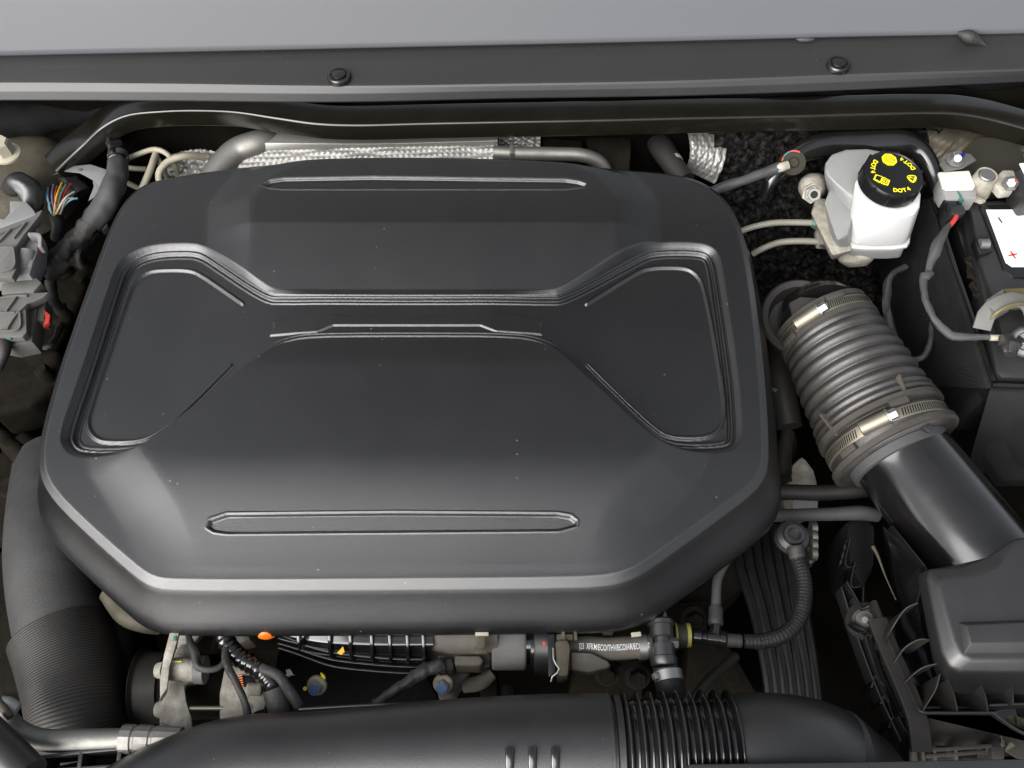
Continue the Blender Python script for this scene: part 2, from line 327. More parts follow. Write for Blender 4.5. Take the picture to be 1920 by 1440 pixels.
def build_cover():
    oc = chaikin(OUT, 2); O = Pn(oc, -.004)[:, :2]; ctr = np.array([*P(760, 790, 0)])[:2]
    NT, NR = 1450, 560
    s = np.concatenate([[0], np.cumsum(np.linalg.norm(np.roll(O, -1, 0)-O, axis=1))]); Oc = np.vstack([O, O[:1]])
    q = np.linspace(0, s[-1], NT, endpoint=False); R = np.stack([np.interp(q, s, Oc[:, 0]), np.interp(q, s, Oc[:, 1])], 1)
    t = np.concatenate([np.linspace(.0003, .2, 30, endpoint=False), np.linspace(.2, 1, NR-30)])
    XY = (ctr+(R[None]-ctr)*t[:, None, None]).reshape(-1, 2)
    dr = seg_dist(XY, O, True)
    y = XY[:, 1]; y0, y1 = P(760, 850)[1], P(760, 1100)[1]
    base = -0.005*np.clip((y0-y)/(y0-y1), 0, 1.3)**1.6 - .003*np.clip((y-P(760, 430)[1])/(P(760, 300)[1]-P(760, 430)[1]), 0, 1.2)**1.6
    hd = sdf(XY, Pn(chaikin(HUMP, 2))); lin = np.clip((hd+.050)/.050, 0, 1); hum = .018*(.35*lin+.65*sst(-.056, .008, hd))*sst(0, .02, dr)*sst(P(760, 1105)[1], P(760, 860)[1], y)
    ycr = P(760, 432)[1]; ybt = P(760, 547)[1]; up = np.clip((ycr-y)/(ycr-ybt), 0, 1)
    upper = sst(P(760, 700)[1], P(760, 560)[1], y)
    hum = hum*(.75+.25*upper)-.014*np.where(up < .06, up*up/.12, up-.03)*upper*(hum/.018)
    h = base+hum
    pd = sdf(XY, Pn(chaikin(POCK, 2)))
    cx = P(760, 650)[0]; side = sst(.07, .25, np.abs(XY[:, 0]-cx)); fl = .001-.0105*side
    low = sst(P(760, 560)[1], P(760, 640)[1], y)   # 1 towards the viewer
    fl = fl+base*.3
    mid = np.where(pd > 0, 1, 1)
    wall1 = .6*np.clip(pd/.0085, 0, 1)+.4*sst(0, .0085, pd); wall2 = sst(.0098, .0112, pd)
    hl = h+(fl+.0042-h)*wall1; hp = hl+(fl-hl)*wall2; sidew = (pd > 0)
    hp = hp+sidew*(.0009*np.clip(1-(np.abs(pd-.0092)/.0015)**2, 0, 1)+.0010*np.clip(1-(np.abs(pd-.0140)/.0015)**2, 0, 1)-.0014*np.clip(1-(np.abs(pd-.0070)/.0015)**2, 0, 1))
    # the edge nearest the viewer has one plain step
    wl = sst(0, .0045, pd); hp2 = h+(fl-h)*wl
    lowmask = low*(1-sst(.13, .19, np.abs(XY[:, 0]-cx)*.75+.0))
    lm = sst(P(760, 600)[1], P(760, 660)[1], y)*(1-sst(.22, .30, np.abs(XY[:, 0]-cx)))
    h = hp*(1-lm)+hp2*lm
    rid = lambda dd, wdt, amp: amp*np.clip(1-(dd/wdt)**2, 0, 1)
    for B in (LB, RB):
        dd = seg_dist(XY, Pn(chaikin(B, 2, False), -.006), False); h = h+rid(dd, .0023, .0028)
    for B, a in ((SL1, -.0030), (SL2, -.0032), (BD, .0016)):
        A = Pn(np.array(B, dtype=float), .006 if a < 0 else 0); h = h+a*sst(-.0002, .0016, sdf(XY, A))
    for B in (SL1, SL2):   # fine lip round each slot
        A = Pn(np.array(B, dtype=float), .006); h = h+rid(np.abs(sdf(XY, A)+.0018), .0011, .0006)
    rr = .0085; k = np.clip(1-dr/rr, 0, 1); h = h-.0062*np.where(k < .25, k*k*2, k-.125)
    V = np.column_stack([XY, h])
    # skirt
    Tn = np.roll(R, -1, 0)-np.roll(R, 1, 0); Tn /= np.linalg.norm(Tn, axis=1)[:, None]; Nn = np.stack([Tn[:, 1], -Tn[:, 0]], 1)
    if ((R-ctr)*Nn).sum() < 0: Nn = -Nn
    zr = h[-NT:]
    reach = .008+.022*np.clip(-Nn[:, 1], 0, 1)+.010*np.clip(Nn[:, 0], 0, 1)+.004*np.clip(-Nn[:, 0], 0, 1)
    for _ in range(30): reach = (np.roll(reach, 1)+reach+np.roll(reach, -1))/3
    rows = [V]
    for f, dz in ((.03, .0022), (.13, .008), (.31, .017), (.50, .0255), (.68, .033), (.84, .040), (.96, .047), (1, .051), (.95, .053), (.75, .048)):
        Q = R+Nn*(reach*f)[:, None]; rows.append(np.column_stack([Q, zr*.9-dz*.86]))
    V = np.vstack(rows); n = NT; K = len(V)//n
    i = np.arange(K-1)[:, None]*n; j = np.arange(n)[None]; jn = (j+1) % n
    F = np.stack([(i+j).ravel(), (i+n+j).ravel(), (i+n+jn).ravel(), (i+jn).ravel()], 1)
    o = mesh('engine_cover', V, F, 'cover', None, sharp=180)
    # flip if needed
    me = o.data
    if me.polygons[len(me.polygons)//3].normal.z < 0: me.flip_normals()
    tag(o, 'large matte black moulded engine cover with recessed bow tie panel', 'engine cover')
    return o
build_cover()
#@@REST
# ================================================================ the bay itself
def grid(name, rows, m, parent=None, disp=0, f=20, nx=120, ny=40):
    """lofted sheet through rows of world points"""
    R = [catmull(r, nx) if len(r) > 2 else np.linspace(r[0], r[1], nx) for r in [[[*p] for p in row] for row in rows]]
    A = np.array(R); t = np.linspace(0, 1, ny)*(len(rows)-1); V = []
    for q in t:
        i = min(int(q), len(rows)-2); V.append(A[i]*(1-(q-i))+A[i+1]*(q-i))
    V = np.array(V).reshape(-1, 3)
    if disp:
        for k in range(len(V)):
            v = Vector(V[k])*f; V[k] += np.array([noise.noise(v), noise.noise(v+Vector((9, 0, 0))), noise.noise(v+Vector((0, 9, 0)))])*disp
    i = np.arange(ny-1)[:, None]*nx; j = np.arange(nx-1)[None]
    F = np.stack([(i+j).ravel(), (i+nx+j).ravel(), (i+nx+j+1).ravel(), (i+j+1).ravel()], 1)
    return mesh(name, V, F, m, parent, sharp=180)
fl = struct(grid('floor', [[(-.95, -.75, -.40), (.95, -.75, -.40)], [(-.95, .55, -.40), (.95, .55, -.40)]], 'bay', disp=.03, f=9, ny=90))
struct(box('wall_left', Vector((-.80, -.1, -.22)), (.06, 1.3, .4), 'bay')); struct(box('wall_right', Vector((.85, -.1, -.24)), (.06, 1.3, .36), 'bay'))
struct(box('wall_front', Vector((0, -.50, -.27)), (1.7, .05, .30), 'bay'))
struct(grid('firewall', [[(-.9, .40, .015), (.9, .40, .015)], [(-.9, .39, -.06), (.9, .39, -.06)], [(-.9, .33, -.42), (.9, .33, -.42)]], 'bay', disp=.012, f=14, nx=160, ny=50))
# ---- open hood above the bay (outside the frame; it is what the glossy parts mirror)
hd = thing('car_hood', 'dark underside of the raised hood above the engine bay', 'hood', (0, .62, .16))
def slab(name, a, b, wd, th, m, parent):
    a = Vector(a); b = Vector(b); n = Vector((0, -(b-a).z, (b-a).y)).normalized()*th; X = Vector((wd/2, 0, 0)); bm = bmesh.new()
    v = [bm.verts.new(q) for q in (a-X, a+X, b+X, b-X, a-X+n, a+X+n, b+X+n, b-X+n)]
    for f in ((0, 1, 2, 3), (7, 6, 5, 4), (0, 4, 5, 1), (1, 5, 6, 2), (2, 6, 7, 3), (3, 7, 4, 0)): bm.faces.new([v[i] for i in f])
    return from_bm(name, bm, m, parent, .004)
slab('hood_panel', (0, .62, .20), (0, .45, .95), 1.25, .03, 'hoodpaint', hd)
slab('hood_insulation', (0, .575, .32), (0, .462, .86), 1.0, .015, 'foam', hd)

# ================================================================ cowl and brace
XS = [-600, 0, 320, 640, 960, 1280, 1600, 1920, 2500]
def rowpx(vals, z, zs=0):
    return [P(x, v, z) for x, v in zip(XS, vals)]
edge = [122, 104, 97, 90, 83, 76, 68, 62, 45]
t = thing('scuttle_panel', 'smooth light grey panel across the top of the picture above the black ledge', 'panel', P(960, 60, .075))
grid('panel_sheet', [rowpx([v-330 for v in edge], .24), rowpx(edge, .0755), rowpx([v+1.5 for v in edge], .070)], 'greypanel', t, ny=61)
cw = thing('cowl_cover', 'long dark plastic cowl ledge with rounded bright front lip and push clips', 'cowl', P(960, 150, .05))
lb = [160, 154, 156, 160, 156, 150, 138, 128, 106]; bt = [193, 188, 189, 191, 184, 179, 168, 153, 128]
def mixr(a, b, f): return [x*(1-f)+y*f for x, y in zip(a, b)]
rows = [rowpx([v-6 for v in edge], .069), rowpx([v+3 for v in edge], .067), rowpx(mixr(edge, lb, .5), .0635), rowpx([v-4 for v in lb], .061), rowpx([v+1 for v in lb], .0603), rowpx([v+5 for v in lb], .0585), rowpx(mixr(lb, bt, .5), .0535), rowpx(bt, .0440), rowpx([v+1 for v in bt], .041), rowpx([v-14 for v in bt], .042)]
grid('ledge_sheet', rows, 'ledge', cw, nx=140, ny=91)
for i, (x, y) in enumerate(((636, 146), (1571, 124))):
    c = P(x, y, .0625); ax = Vector((0, .10, 1))
    f = lathe('push_clip', c-ax*.002, c+ax, [(0, .0135), (.0045, .0135), (.006, .0125), (.0062, .010), (.0048, .0095), (.0048, .0085), (.0078, .0078), (.0082, .006)], 'gloss', cw, 36)
o = tube('trim_patch', [(1795, 62, .077, 3), (1815, 68, .077, 12), (1840, 80, .071, 5), (1850, 86, .070, 1)], 'tape', cw, n=12)
o = tube('putty_smear', [(1493, 73, .0715, 1), (1500, 74, .0715, 4), (1520, 74, .0715, 4), (1528, 73, .0715, 1)], 'greyrubber', cw, n=12)
# foam seal under the lip
o = tube('weather_seal', [(-60, 226, -.03, 34), (60, 218, -.03, 34), (150, 206, -.03, 30), (300, 198, -.02, 20), (600, 202, -.015, 18), (960, 199, -.015, 20), (1300, 194, -.015, 22), (1650, 180, -.01, 24), (1800, 175, -.01, 28), (2000, 170, -.01, 32)], 'foam', n=20, wob=.002)
tag(o, 'dull black foam weather seal tucked beneath the cowl lip', 'seal')
# strut brace
br = thing('strut_brace', 'glossy black steel brace bar running the full width below the cowl', 'brace bar', P(960, 235, 0))
bp = [(105, 322, -.045), (150, 278, -.03), (190, 240, -.008), (235, 217, .004), (300, 209, .010), (370, 207, .012), (440, 210, .012), (520, 222, .012), (590, 232, .012), (660, 235, .012), (800, 232, .012), (960, 229, .012), (1120, 226, .012), (1280, 222, .012), (1440, 219, .012), (1600, 215, .012), (1720, 212, .012), (1790, 213, .012), (1850, 222, .010), (1930, 243, .006), (2000, 262, .002)]
sweep('brace_bar', bp, rsec(-.034, -.026, 0, 0, .0030, 5), 'bar', br, step=.004)
lp = thing('strut_tower', 'dusty olive metal strut tower top with hex bolt in the upper left corner', 'strut tower', P(30, 300, -.06))
c = P(-5, 300, -.05); lathe('tower_cup', c-Vector((0, 0, .06)), c, [(0, .082), (.03, .080), (.048, .072), (.056, .060), (.060, .045), (.061, .02), (.0612, 0)], 'tower', lp, 64)
hexbolt(lp, P(14, 290, .010), (0, 0, 1), .0105, 'cream', flange=1.5, h=.018)

# ================================================================ rear of the bay: shields and pipes
def dimpled(name, quad, m, parent, pitch=.0052, amp=.0011, mode='hex', bulge=0):
    A, B, Cc, D = [np.array([*q]) for q in quad]; w_ = np.linalg.norm(B-A); h_ = np.linalg.norm(D-A); nx = int(w_/.0009); ny = int(h_/.0009)
    u, v = np.meshgrid(np.linspace(0, 1, nx), np.linspace(0, 1, ny)); X = (A*(1-u[..., None])+B*u[..., None])*(1-v[..., None])+(D*(1-u[..., None])+Cc*u[..., None])*v[..., None]
    N = np.cross(B-A, D-A); N /= np.linalg.norm(N); N = N if N[2] > 0 else -N
    jt = np.sin(u*23+v*9)*.3+np.sin(u*61-v*14)*.2; a = u*w_/pitch*2*math.pi+jt; b = v*h_/pitch*2*math.pi+jt*.8
    if mode == 'hex': hgt = np.maximum(0, np.cos(a*.5+b*.5)*np.cos(a*.5-b*.5))**1.0
    elif mode == 'ridge': hgt = np.abs(np.sin((a+b)*.35))
    else: hgt = np.cos(a*.5)*np.cos(b*.5)
    wn = np.zeros_like(u)
    for q_ in range(5): wn += np.sin(u*(7+9*q_)+v*(5+3*q_)*(-1)**q_+q_*1.7)*np.cos(v*(6+2*q_)-u*(11-4*q_))
    X = X+N*(amp*hgt*(.75+.16*wn)+bulge*np.sin(math.pi*v)+.0004*wn)[..., None]
    i = np.arange(ny-1)[:, None]*nx; j = np.arange(nx-1)[None]
    F = np.stack([(i+j).ravel(), (i+nx+j).ravel(), (i+nx+j+1).ravel(), (i+j+1).ravel()], 1)
    return mesh(name, X.reshape(-1, 3), F, m, parent, sharp=180)
hs_ = thing('turbo_heat_shield', 'silver dimpled heat shield behind the top edge of the engine cover', 'heat shield', P(700, 290, -.06))
dimpled('shield_face', [P(432, 282, -.035), P(933, 270, -.035), P(933, 330, -.052), P(400, 345, -.052)], 'foil', hs_, pitch=.0068, amp=.0013)
grid('shield_rim', [[P(505, 250, -.028), P(700, 250, -.028), P(933, 246, -.028)], [P(480, 268, -.026), P(700, 270, -.026), P(933, 264, -.026)], [P(440, 284, -.034), P(700, 276, -.034), P(933, 272, -.034)]], 'foil', hs_, ny=30)
h2 = tag(dimpled('foil_sheet', [P(325, 262, -.075), P(450, 262, -.075), P(420, 345, -.09), P(310, 330, -.09)], 'foil', None, pitch=.0065, amp=.0014), 'dimpled silver foil below the brace at upper left behind the thin pipes', 'foil shield')
h3 = tag(dimpled('foil_sheet', [P(935, 250, -.05), P(1014, 252, -.05), P(1012, 282, -.06), P(935, 285, -.06)], 'foil', None, pitch=.0055, amp=.001), 'small dimpled foil patch just right of the long silver shield', 'foil shield')
h4 = tag(dimpled('foil_sheet', [P(1288, 246, -.04), P(1362, 246, -.05), P(1340, 345, -.09), P(1284, 318, -.08)], 'foil', None, pitch=.0052, amp=.0010, bulge=.012), 'narrow dimpled foil strip left of the black brake booster', 'foil shield')
h5 = tag(dimpled('foil_sheet', [P(1735, 238, -.035), P(1960, 236, -.035), P(1960, 300, -.07), P(1740, 345, -.07)], 'oldfoil', None, pitch=.008, amp=.0016, mode='ridge', bulge=.01), 'brownish ribbed foil shield under the right end of the brace', 'foil shield')
h6 = tag(dimpled('foil_sheet', [P(262, 244, -.10), P(318, 244, -.10), P(318, 282, -.11), P(268, 300, -.11)], 'oldfoil', None, pitch=.006, amp=.0012), 'small dull foil patch beneath the brace near the thin cream pipes', 'foil shield')
tp = tube('coolant_pipe', [(395, 345, -.05, 26), (415, 315, -.045, 26), (445, 285, -.04, 26), (490, 268, -.036, 25), (540, 256, -.055, 23), (575, 246, -.09, 20)], 'alu', n=24)
tag(tp, 'thick silver metal pipe curving in front of the dimpled shield at left', 'metal pipe')
tp = tube('coolant_pipe', [(925, 286, -.035, 13), (970, 288, -.035, 13), (1040, 289, -.035, 13), (1095, 292, -.036, 13), (1125, 305, -.045, 13), (1140, 330, -.06, 13)], 'alu', n=20)
tag(tp, 'pale silver pipe bending down behind the cover right of the shield', 'metal pipe')
o = box('pipe_band', P(960, 287, -.034), (.006, .017, .017), 'alu', None, bev=.002); tag(o, 'small metal band round the pale silver pipe right of the shield', 'clamp')
# rusty brackets between shield and foil
for (pts, z, h, m, lab) in (([(1015, 256), (1092, 256), (1092, 305), (1018, 300)], -.06, .05, 'darkcast', 'dark rusty bracket plate behind the cover right of the small foil patch'),
                    ([(1100, 258), (1185, 256), (1180, 330), (1150, 330), (1105, 300)], -.055, .06, 'darkcast', 'brown dusty bracket block behind the cover near its top right')):
    tag(prism('bracket_plate', pts, z, h, m, bev=.003), lab, 'bracket')
hh = thing('heater_hose', 'dark hose end with teal ring and pale clip behind the cover corner', 'hose', P(1245, 290, -.05))
tube('hose', [(1228, 250, -.07, 22), (1240, 275, -.06, 23), (1262, 310, -.055, 20), (1285, 340, -.055, 20)], 'rubber', hh, n=24)
a, b = P(1236, 266, -.063), P(1240, 277, -.06); lathe('colour_ring', a, b, [(0, .0132), (.004, .0142), (.007, .0132)], 'teal', hh, 28)
a, b = P(1258, 302, -.0555), P(1272, 322, -.055); lathe('hose_clip', a, b, [(0, .0128), (.001, .0132), (.007, .0132), (.008, .0128)], 'cream', hh, 28)
# cream pipes upper left
for pts, lab in (([(238, 298, -.06, 5), (262, 288, -.055, 5), (292, 280, -.052, 5), (315, 290, -.055, 5), (328, 310, -.07, 5), (335, 335, -.1, 5)], 'cream metal pipe arching highest at upper left of the cover'),
             ([(256, 372, -.07, 6.5), (268, 350, -.062, 6.5), (283, 315, -.056, 6.5), (292, 288, -.056, 6)], 'straight cream pipe rising steeply to the arch at upper left'),
             ([(300, 345, -.07, 6.5), (298, 325, -.06, 6.5), (315, 303, -.055, 6.5), (345, 293, -.055, 6.5), (385, 293, -.07, 6.5)], 'cream pipe with a tight bend closest to the cover at upper left'),
             ([(292, 290, -.06, 5), (305, 315, -.07, 5), (318, 345, -.1, 5)], 'short cream pipe descending from the arch at upper left'),
             ([(225, 313, -.08, 5), (252, 316, -.08, 5), (275, 317, -.08, 5)], 'short level cream pipe right of the grey cable sleeve'),
             ([(228, 338, -.09, 5), (258, 352, -.09, 5), (285, 365, -.09, 5)], 'lower slanting cream pipe stub beside the grey cable sleeve')):
    tag(tube('brake_line', pts, 'cream', n=14), lab, 'metal pipe', 'thin cream pipes at upper left')
rs = tag(prism('rubber_seal', ell(215, 268, 42, 34, 24), -.09, .04, 'gloss', bev=.006), 'round black fitting with red mark under the brace at upper left', 'fitting')
tag(box('red_tab', P(247, 258, -.085), (.010, .006, .006), 'redpaint', None), 'tiny red tab beneath the brace at upper left', 'tab')

# ================================================================ left side: connectors and harness
tag(loft('mounting_bracket', [([(95, 330), (130, 312), (170, 308), (200, 318), (205, 345), (195, 362), (178, 340), (150, 325), (120, 322)], -.05), ([(95, 330), (130, 312), (170, 308), (200, 318), (205, 345), (195, 362), (178, 340), (150, 325), (120, 322)], -.056)], 'greyplastic'), 'light grey curved bracket with green dot beside the wrapped cable sleeve', 'bracket')
tag(loft('mounting_bracket', [([(165, 378), (185, 365), (197, 340), (186, 335), (172, 330), (176, 350)], -.058), ([(165, 378), (185, 365), (197, 340), (186, 335), (172, 330), (176, 350)], -.064)], 'greyplastic'), 'hooked lower end of the grey bracket next to the cable sleeve', 'bracket')
tag(box('paint_dot', P(150, 318, -.049), (.004, .003, .001), 'teal', None, bev=.0003), 'tiny green paint dot on the curved grey bracket', 'paint mark')
cs = thing('wrapped_harness', 'thick grey sleeved wiring loom running down beside the cover', 'wiring loom', P(190, 350, -.06))
tube('sleeve', [(222, 290, -.045, 18), (219, 330, -.042, 20), (208, 365, -.045, 22), (185, 400, -.055, 21), (170, 420, -.06, 20)], 'greyrubber', cs, n=28, rmod=crinkle(.14, 70), step=.0025, wob=.001)
tube('taped_section', [(182, 402, -.056, 20), (160, 430, -.065, 18), (130, 460, -.075, 16), (105, 485, -.08, 17), (88, 515, -.09, 15)], 'tape', cs, n=28, rmod=add(crinkle(.25, 90), tapemod(.012, .12)), step=.0025)
a, b = P(221, 300, -.043), P(221, 316, -.042); lathe('cable_tie', a, b, [(0, .0115), (.0005, .0122), (.004, .0122), (.0045, .0115)], 'gloss', cs, 28)
tube('loom_clip', [(196, 262, -.035, 5), (208, 275, -.035, 7), (214, 290, -.038, 9), (222, 300, -.04, 9)], 'gloss', cs, n=8, rmod=crinkle(.5, 90))
box('clip_head', P(218, 272, -.034), (.014, .008, .010), 'gloss', cs, rot=(.3, .2, .5), bev=.001)
tb = tube('dirty_loom', [(88, 515, -.09, 14), (105, 500, -.085, 20), (120, 478, -.09, 12)], 'dustyrubber', n=20, rmod=crinkle(.5, 120)); tag(tb, 'crumpled dirty tape bundle on the loom beside the connectors', 'wiring tape')
el = tube('taped_elbow', [(20, 350, -.05, 17), (34, 345, -.035, 21), (50, 350, -.035, 22), (60, 375, -.045, 20), (66, 400, -.06, 16)], 'plastic', n=24, rmod=add(crinkle(.22, 60), tapemod(.015, .1))); tag(el, 'glossy black taped cable elbow above the upper grey connector', 'cable')
cols = ['ltblue', 'violet', 'wirebrown', 'wireorange', 'wireyellow', 'ltblue', 'wirered', 'wirered', 'wirewhite', 'wireyellow', 'wireorange', 'wireblack', 'wirebrown', 'wirewhite']
wb = thing('wire_bundle', 'fan of bare red yellow blue and brown wires beneath the grey bracket', 'wires', P(110, 375, -.06))
tops = [(90, 352), (100, 346), (104, 352), (109, 356), (116, 343), (123, 347), (132, 345), (129, 350), (139, 360), (118, 352), (112, 350), (96, 350), (107, 349), (143, 373)]
for i, (c_, (tx, ty)) in enumerate(zip(cols, tops)):
    ex = 98+(i*5) % 17+random.uniform(-1, 1); z = -.055-.0035*(i % 4)
    tube('wire', [(tx, ty, z+.002, 1.9), ((tx+ex)/2-3+random.uniform(-2, 4), 372, z+.008, 1.9), (ex, 402, z, 1.9)], c_, wb, n=8)
tube('wire', [(145, 372, -.055, 1.9), (134, 374, -.052, 1.9), (122, 384, -.055, 1.9), (110, 402, -.06, 1.9)], 'ltblue', wb, n=8); tube('wire', [(95, 380, -.055, 2.2), (92, 388, -.053, 2.2), (96, 398, -.056, 2.2), (103, 404, -.06, 2.2)], 'wirewhite', wb, n=8)
tube('wire_seal', [(118, 330, -.08, 26), (135, 345, -.075, 22), (152, 365, -.08, 16)], 'rubber', wb, n=20, rmod=crinkle(.4, 70)); tube('boot', [(103, 398, -.065, 11), (108, 420, -.075, 12), (106, 450, -.09, 10)], 'rubber', wb, n=16, rmod=crinkle(.3, 70))
def ecu(z, pts_body, pts_lever, ribs, tab, lab, dust):
    t = thing('ecu_connector', lab, 'connector', P(20, pts_body[0], z))
    for q, zz, h in pts_body[1]: prism('housing', q, zz, h*.5, 'greyplastic' if not dust else 'lever', t, bev=.002, grow=.03)
    prism('lever', pts_lever, z+.012, .010, 'lever', t, bev=.0015)
    for r in ribs: wall('lever_rib', [(x, y, z+.0155) for x, y in r], .006, .0022, 'lever', t)
    prism('lock_tab', tab, z-.004, .006, 'redpaint', t, bev=.0012)
    return t
e1 = ecu(-.035, (440, [([(17, 376), (48, 377), (62, 392), (68, 402), (50, 410), (-20, 435), (-20, 408), (8, 410), (18, 398)], -.022, .04), ([(-20, 425), (40, 420), (62, 425), (72, 440), (70, 470), (55, 515), (-20, 520)], -.036, .05)]),
    [(-20, 430), (30, 410), (68, 398), (80, 392), (74, 404), (45, 440), (30, 462), (30, 505), (22, 520), (-20, 520)],
    [[(-10, 440), (20, 427), (48, 415)], [(20, 427), (-4, 452)], [(24, 462), (24, 500), (2, 508)], [(-20, 462), (24, 462)], [(48, 415), (24, 445)]],
    [(74, 446), (84, 452), (82, 466), (72, 470), (70, 455)], 'upper light grey engine computer connector with ribbed locking lever at left edge', 0)
wall('latch', [(52, 438, -.022), (72, 440, -.024), (74, 462, -.026)], .012, .004, 'greyplastic', e1); tube('cable_spout', [(52, 470, -.035, 14), (48, 495, -.04, 15), (45, 512, -.045, 13)], 'greyplastic', e1, n=20)
box('print_mark', P(58, 494, -.02), (.004, .010, .0006), 'lever', e1)
e2 = ecu(-.06, (580, [([(2, 532), (25, 520), (68, 520), (78, 530), (62, 548), (2, 552)], -.045, .04), ([(-20, 560), (70, 562), (66, 600), (60, 640), (20, 648), (-20, 640)], -.062, .05)]),
    [(-20, 562), (20, 552), (92, 547), (80, 558), (48, 572), (50, 622), (42, 632), (-20, 632)],
    [[(-10, 560), (20, 554), (50, 553)], [(30, 555), (10, 582)], [(-20, 586), (28, 585)], [(50, 568), (28, 590), (12, 615)], [(36, 585), (36, 612), (28, 618), (-5, 620)]],
    [(82, 580), (94, 590), (92, 604), (80, 612), (84, 596)], 'lower dusty grey engine computer connector with ribbed locking lever at left edge', 1)
prism('latch', [(70, 562), (86, 560), (82, 602), (64, 600)], -.066, .02, 'lever', e2)
tube('small_loom', [(-10, 630, -.06, 12), (6, 636, -.058, 12), (8, 660, -.06, 10), (-6, 690, -.07, 9)], 'rubber', None, n=20, rmod=ribmod(.004, .18)); tag(bpy.data.objects['small_loom'], 'ribbed black loom end entering the lower grey connector', 'wiring loom')
tag(box('green_lamp', P(19, 633, -.05), (.004, .005, .003), 'teal', None), 'tiny teal plug below the lower grey connector', 'plug')
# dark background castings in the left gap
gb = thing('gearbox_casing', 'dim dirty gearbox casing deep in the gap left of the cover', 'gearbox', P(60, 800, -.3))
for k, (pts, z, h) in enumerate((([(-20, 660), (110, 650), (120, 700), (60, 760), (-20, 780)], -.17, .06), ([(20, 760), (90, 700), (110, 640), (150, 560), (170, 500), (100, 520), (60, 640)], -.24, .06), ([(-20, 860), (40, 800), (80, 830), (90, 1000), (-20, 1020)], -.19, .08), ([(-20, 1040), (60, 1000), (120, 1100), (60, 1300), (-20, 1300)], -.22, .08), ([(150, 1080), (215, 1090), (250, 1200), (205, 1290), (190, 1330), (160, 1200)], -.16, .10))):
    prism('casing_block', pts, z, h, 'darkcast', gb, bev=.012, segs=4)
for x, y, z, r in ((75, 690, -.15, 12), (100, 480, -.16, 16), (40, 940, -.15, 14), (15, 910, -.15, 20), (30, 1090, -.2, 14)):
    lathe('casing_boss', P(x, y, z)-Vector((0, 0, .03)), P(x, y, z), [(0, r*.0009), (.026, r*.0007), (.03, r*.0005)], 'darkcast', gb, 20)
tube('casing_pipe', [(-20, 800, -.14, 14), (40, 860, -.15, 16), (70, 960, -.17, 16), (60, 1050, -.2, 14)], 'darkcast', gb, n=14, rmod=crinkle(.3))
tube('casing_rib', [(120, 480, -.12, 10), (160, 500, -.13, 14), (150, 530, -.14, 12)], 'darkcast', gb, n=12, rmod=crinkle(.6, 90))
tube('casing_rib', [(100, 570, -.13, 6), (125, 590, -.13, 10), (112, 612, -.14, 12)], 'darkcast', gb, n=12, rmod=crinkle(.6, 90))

for pts, lab in (([(150, 420, -.12, 7), (160, 450, -.11, 9), (150, 490, -.12, 8), (170, 520, -.14, 6)], 'dark taped lead nearest the cover in the left gap'), ([(110, 440, -.12, 5), (128, 470, -.11, 6), (160, 470, -.12, 5), (185, 440, -.13, 4)], 'thin dark lead curling between connectors and cover'), ([(60, 640, -.13, 5), (90, 650, -.12, 6), (110, 620, -.13, 6), (120, 570, -.14, 5)], 'thin dark lead below the lower grey connector'), ([(95, 525, -.10, 9), (100, 560, -.11, 10), (112, 585, -.13, 8)], 'short black loom end beside the red lock tab')):
    tag(tube('taped_lead', pts, 'tape', n=12, rmod=crinkle(.4, 70)), lab, 'cable')
tag(prism('metal_clip', [(185, 415), (198, 405), (202, 425), (190, 432)], -.10, .01, 'lever', bev=.002), 'small grey clip in the shadow beside the cover at upper left', 'clip')
# ================================================================ right rear: brake parts
tag(grid('insulation_mat', [[P(1335, 236, -.03), P(1800, 236, -.03)], [P(1345, 330, -.09), P(1790, 330, -.09)], [P(1380, 440, -.16), P(1780, 440, -.16)], [P(1410, 540, -.24), P(1760, 540, -.24)], [P(1420, 640, -.32), P(1760, 640, -.32)]], 'mottle', disp=.009, f=95, nx=260, ny=200), 'mottled black firewall insulation mat around the brake parts', 'insulation')
bb = thing('brake_booster', 'glossy black brake booster drum behind the white fluid reservoir', 'brake booster', P(1590, 330, -.1))
tube('booster_rim', [(1432, 372, -.075, 8), (1448, 335, -.055, 14), (1480, 300, -.042, 18), (1530, 274, -.036, 24), (1600, 268, -.036, 26), (1690, 268, -.036, 26), (1725, 285, -.04, 20), (1752, 330, -.05, 16), (1765, 400, -.06, 12)], 'gloss', bb, n=24)
c = P(1600, 282, -.082); lathe('booster_shell', c+Vector((0, .02, -.05)), c+Vector((0, -.014, .01)), [(0, .092), (.045, .092), (.052, .089), (.058, .075), (.064, .06), (.066, .03), (.067, .01)], 'foam', bb, 80)
mc = thing('master_cylinder', 'dusty grey brake master cylinder under the white reservoir', 'brake cylinder', P(1560, 430, -.09))
a, b = P(1512, 350, -.045), P(1535, 362, -.045)
lathe('cylinder_boss', P(1530, 350, -.10), P(1513, 350, -.035), [(0, .017), (.045, .0165), (.052, .014), (.056, .009), (.057, .002)], 'cast', mc, 32)
ax = Vector((-.05, -.75, .65)); q = P(1521, 362, -.035); lathe('port_nut', q, q+ax, [(0, .012), (.004, .012), (.0045, .010), (.010, .010), (.012, .0085)], 'cast', mc, 6, sharp=20); lathe('port_bore', q+ax*.0122, q+ax, [(0, .0075), (.0015, .007), (.0015, .0045), (-.006, .004)], 'steel', mc, 24); lathe('bore_plug', q+ax*.008, q+ax, [(0, .0046), (.005, .0044)], 'wireblack', mc, 16)
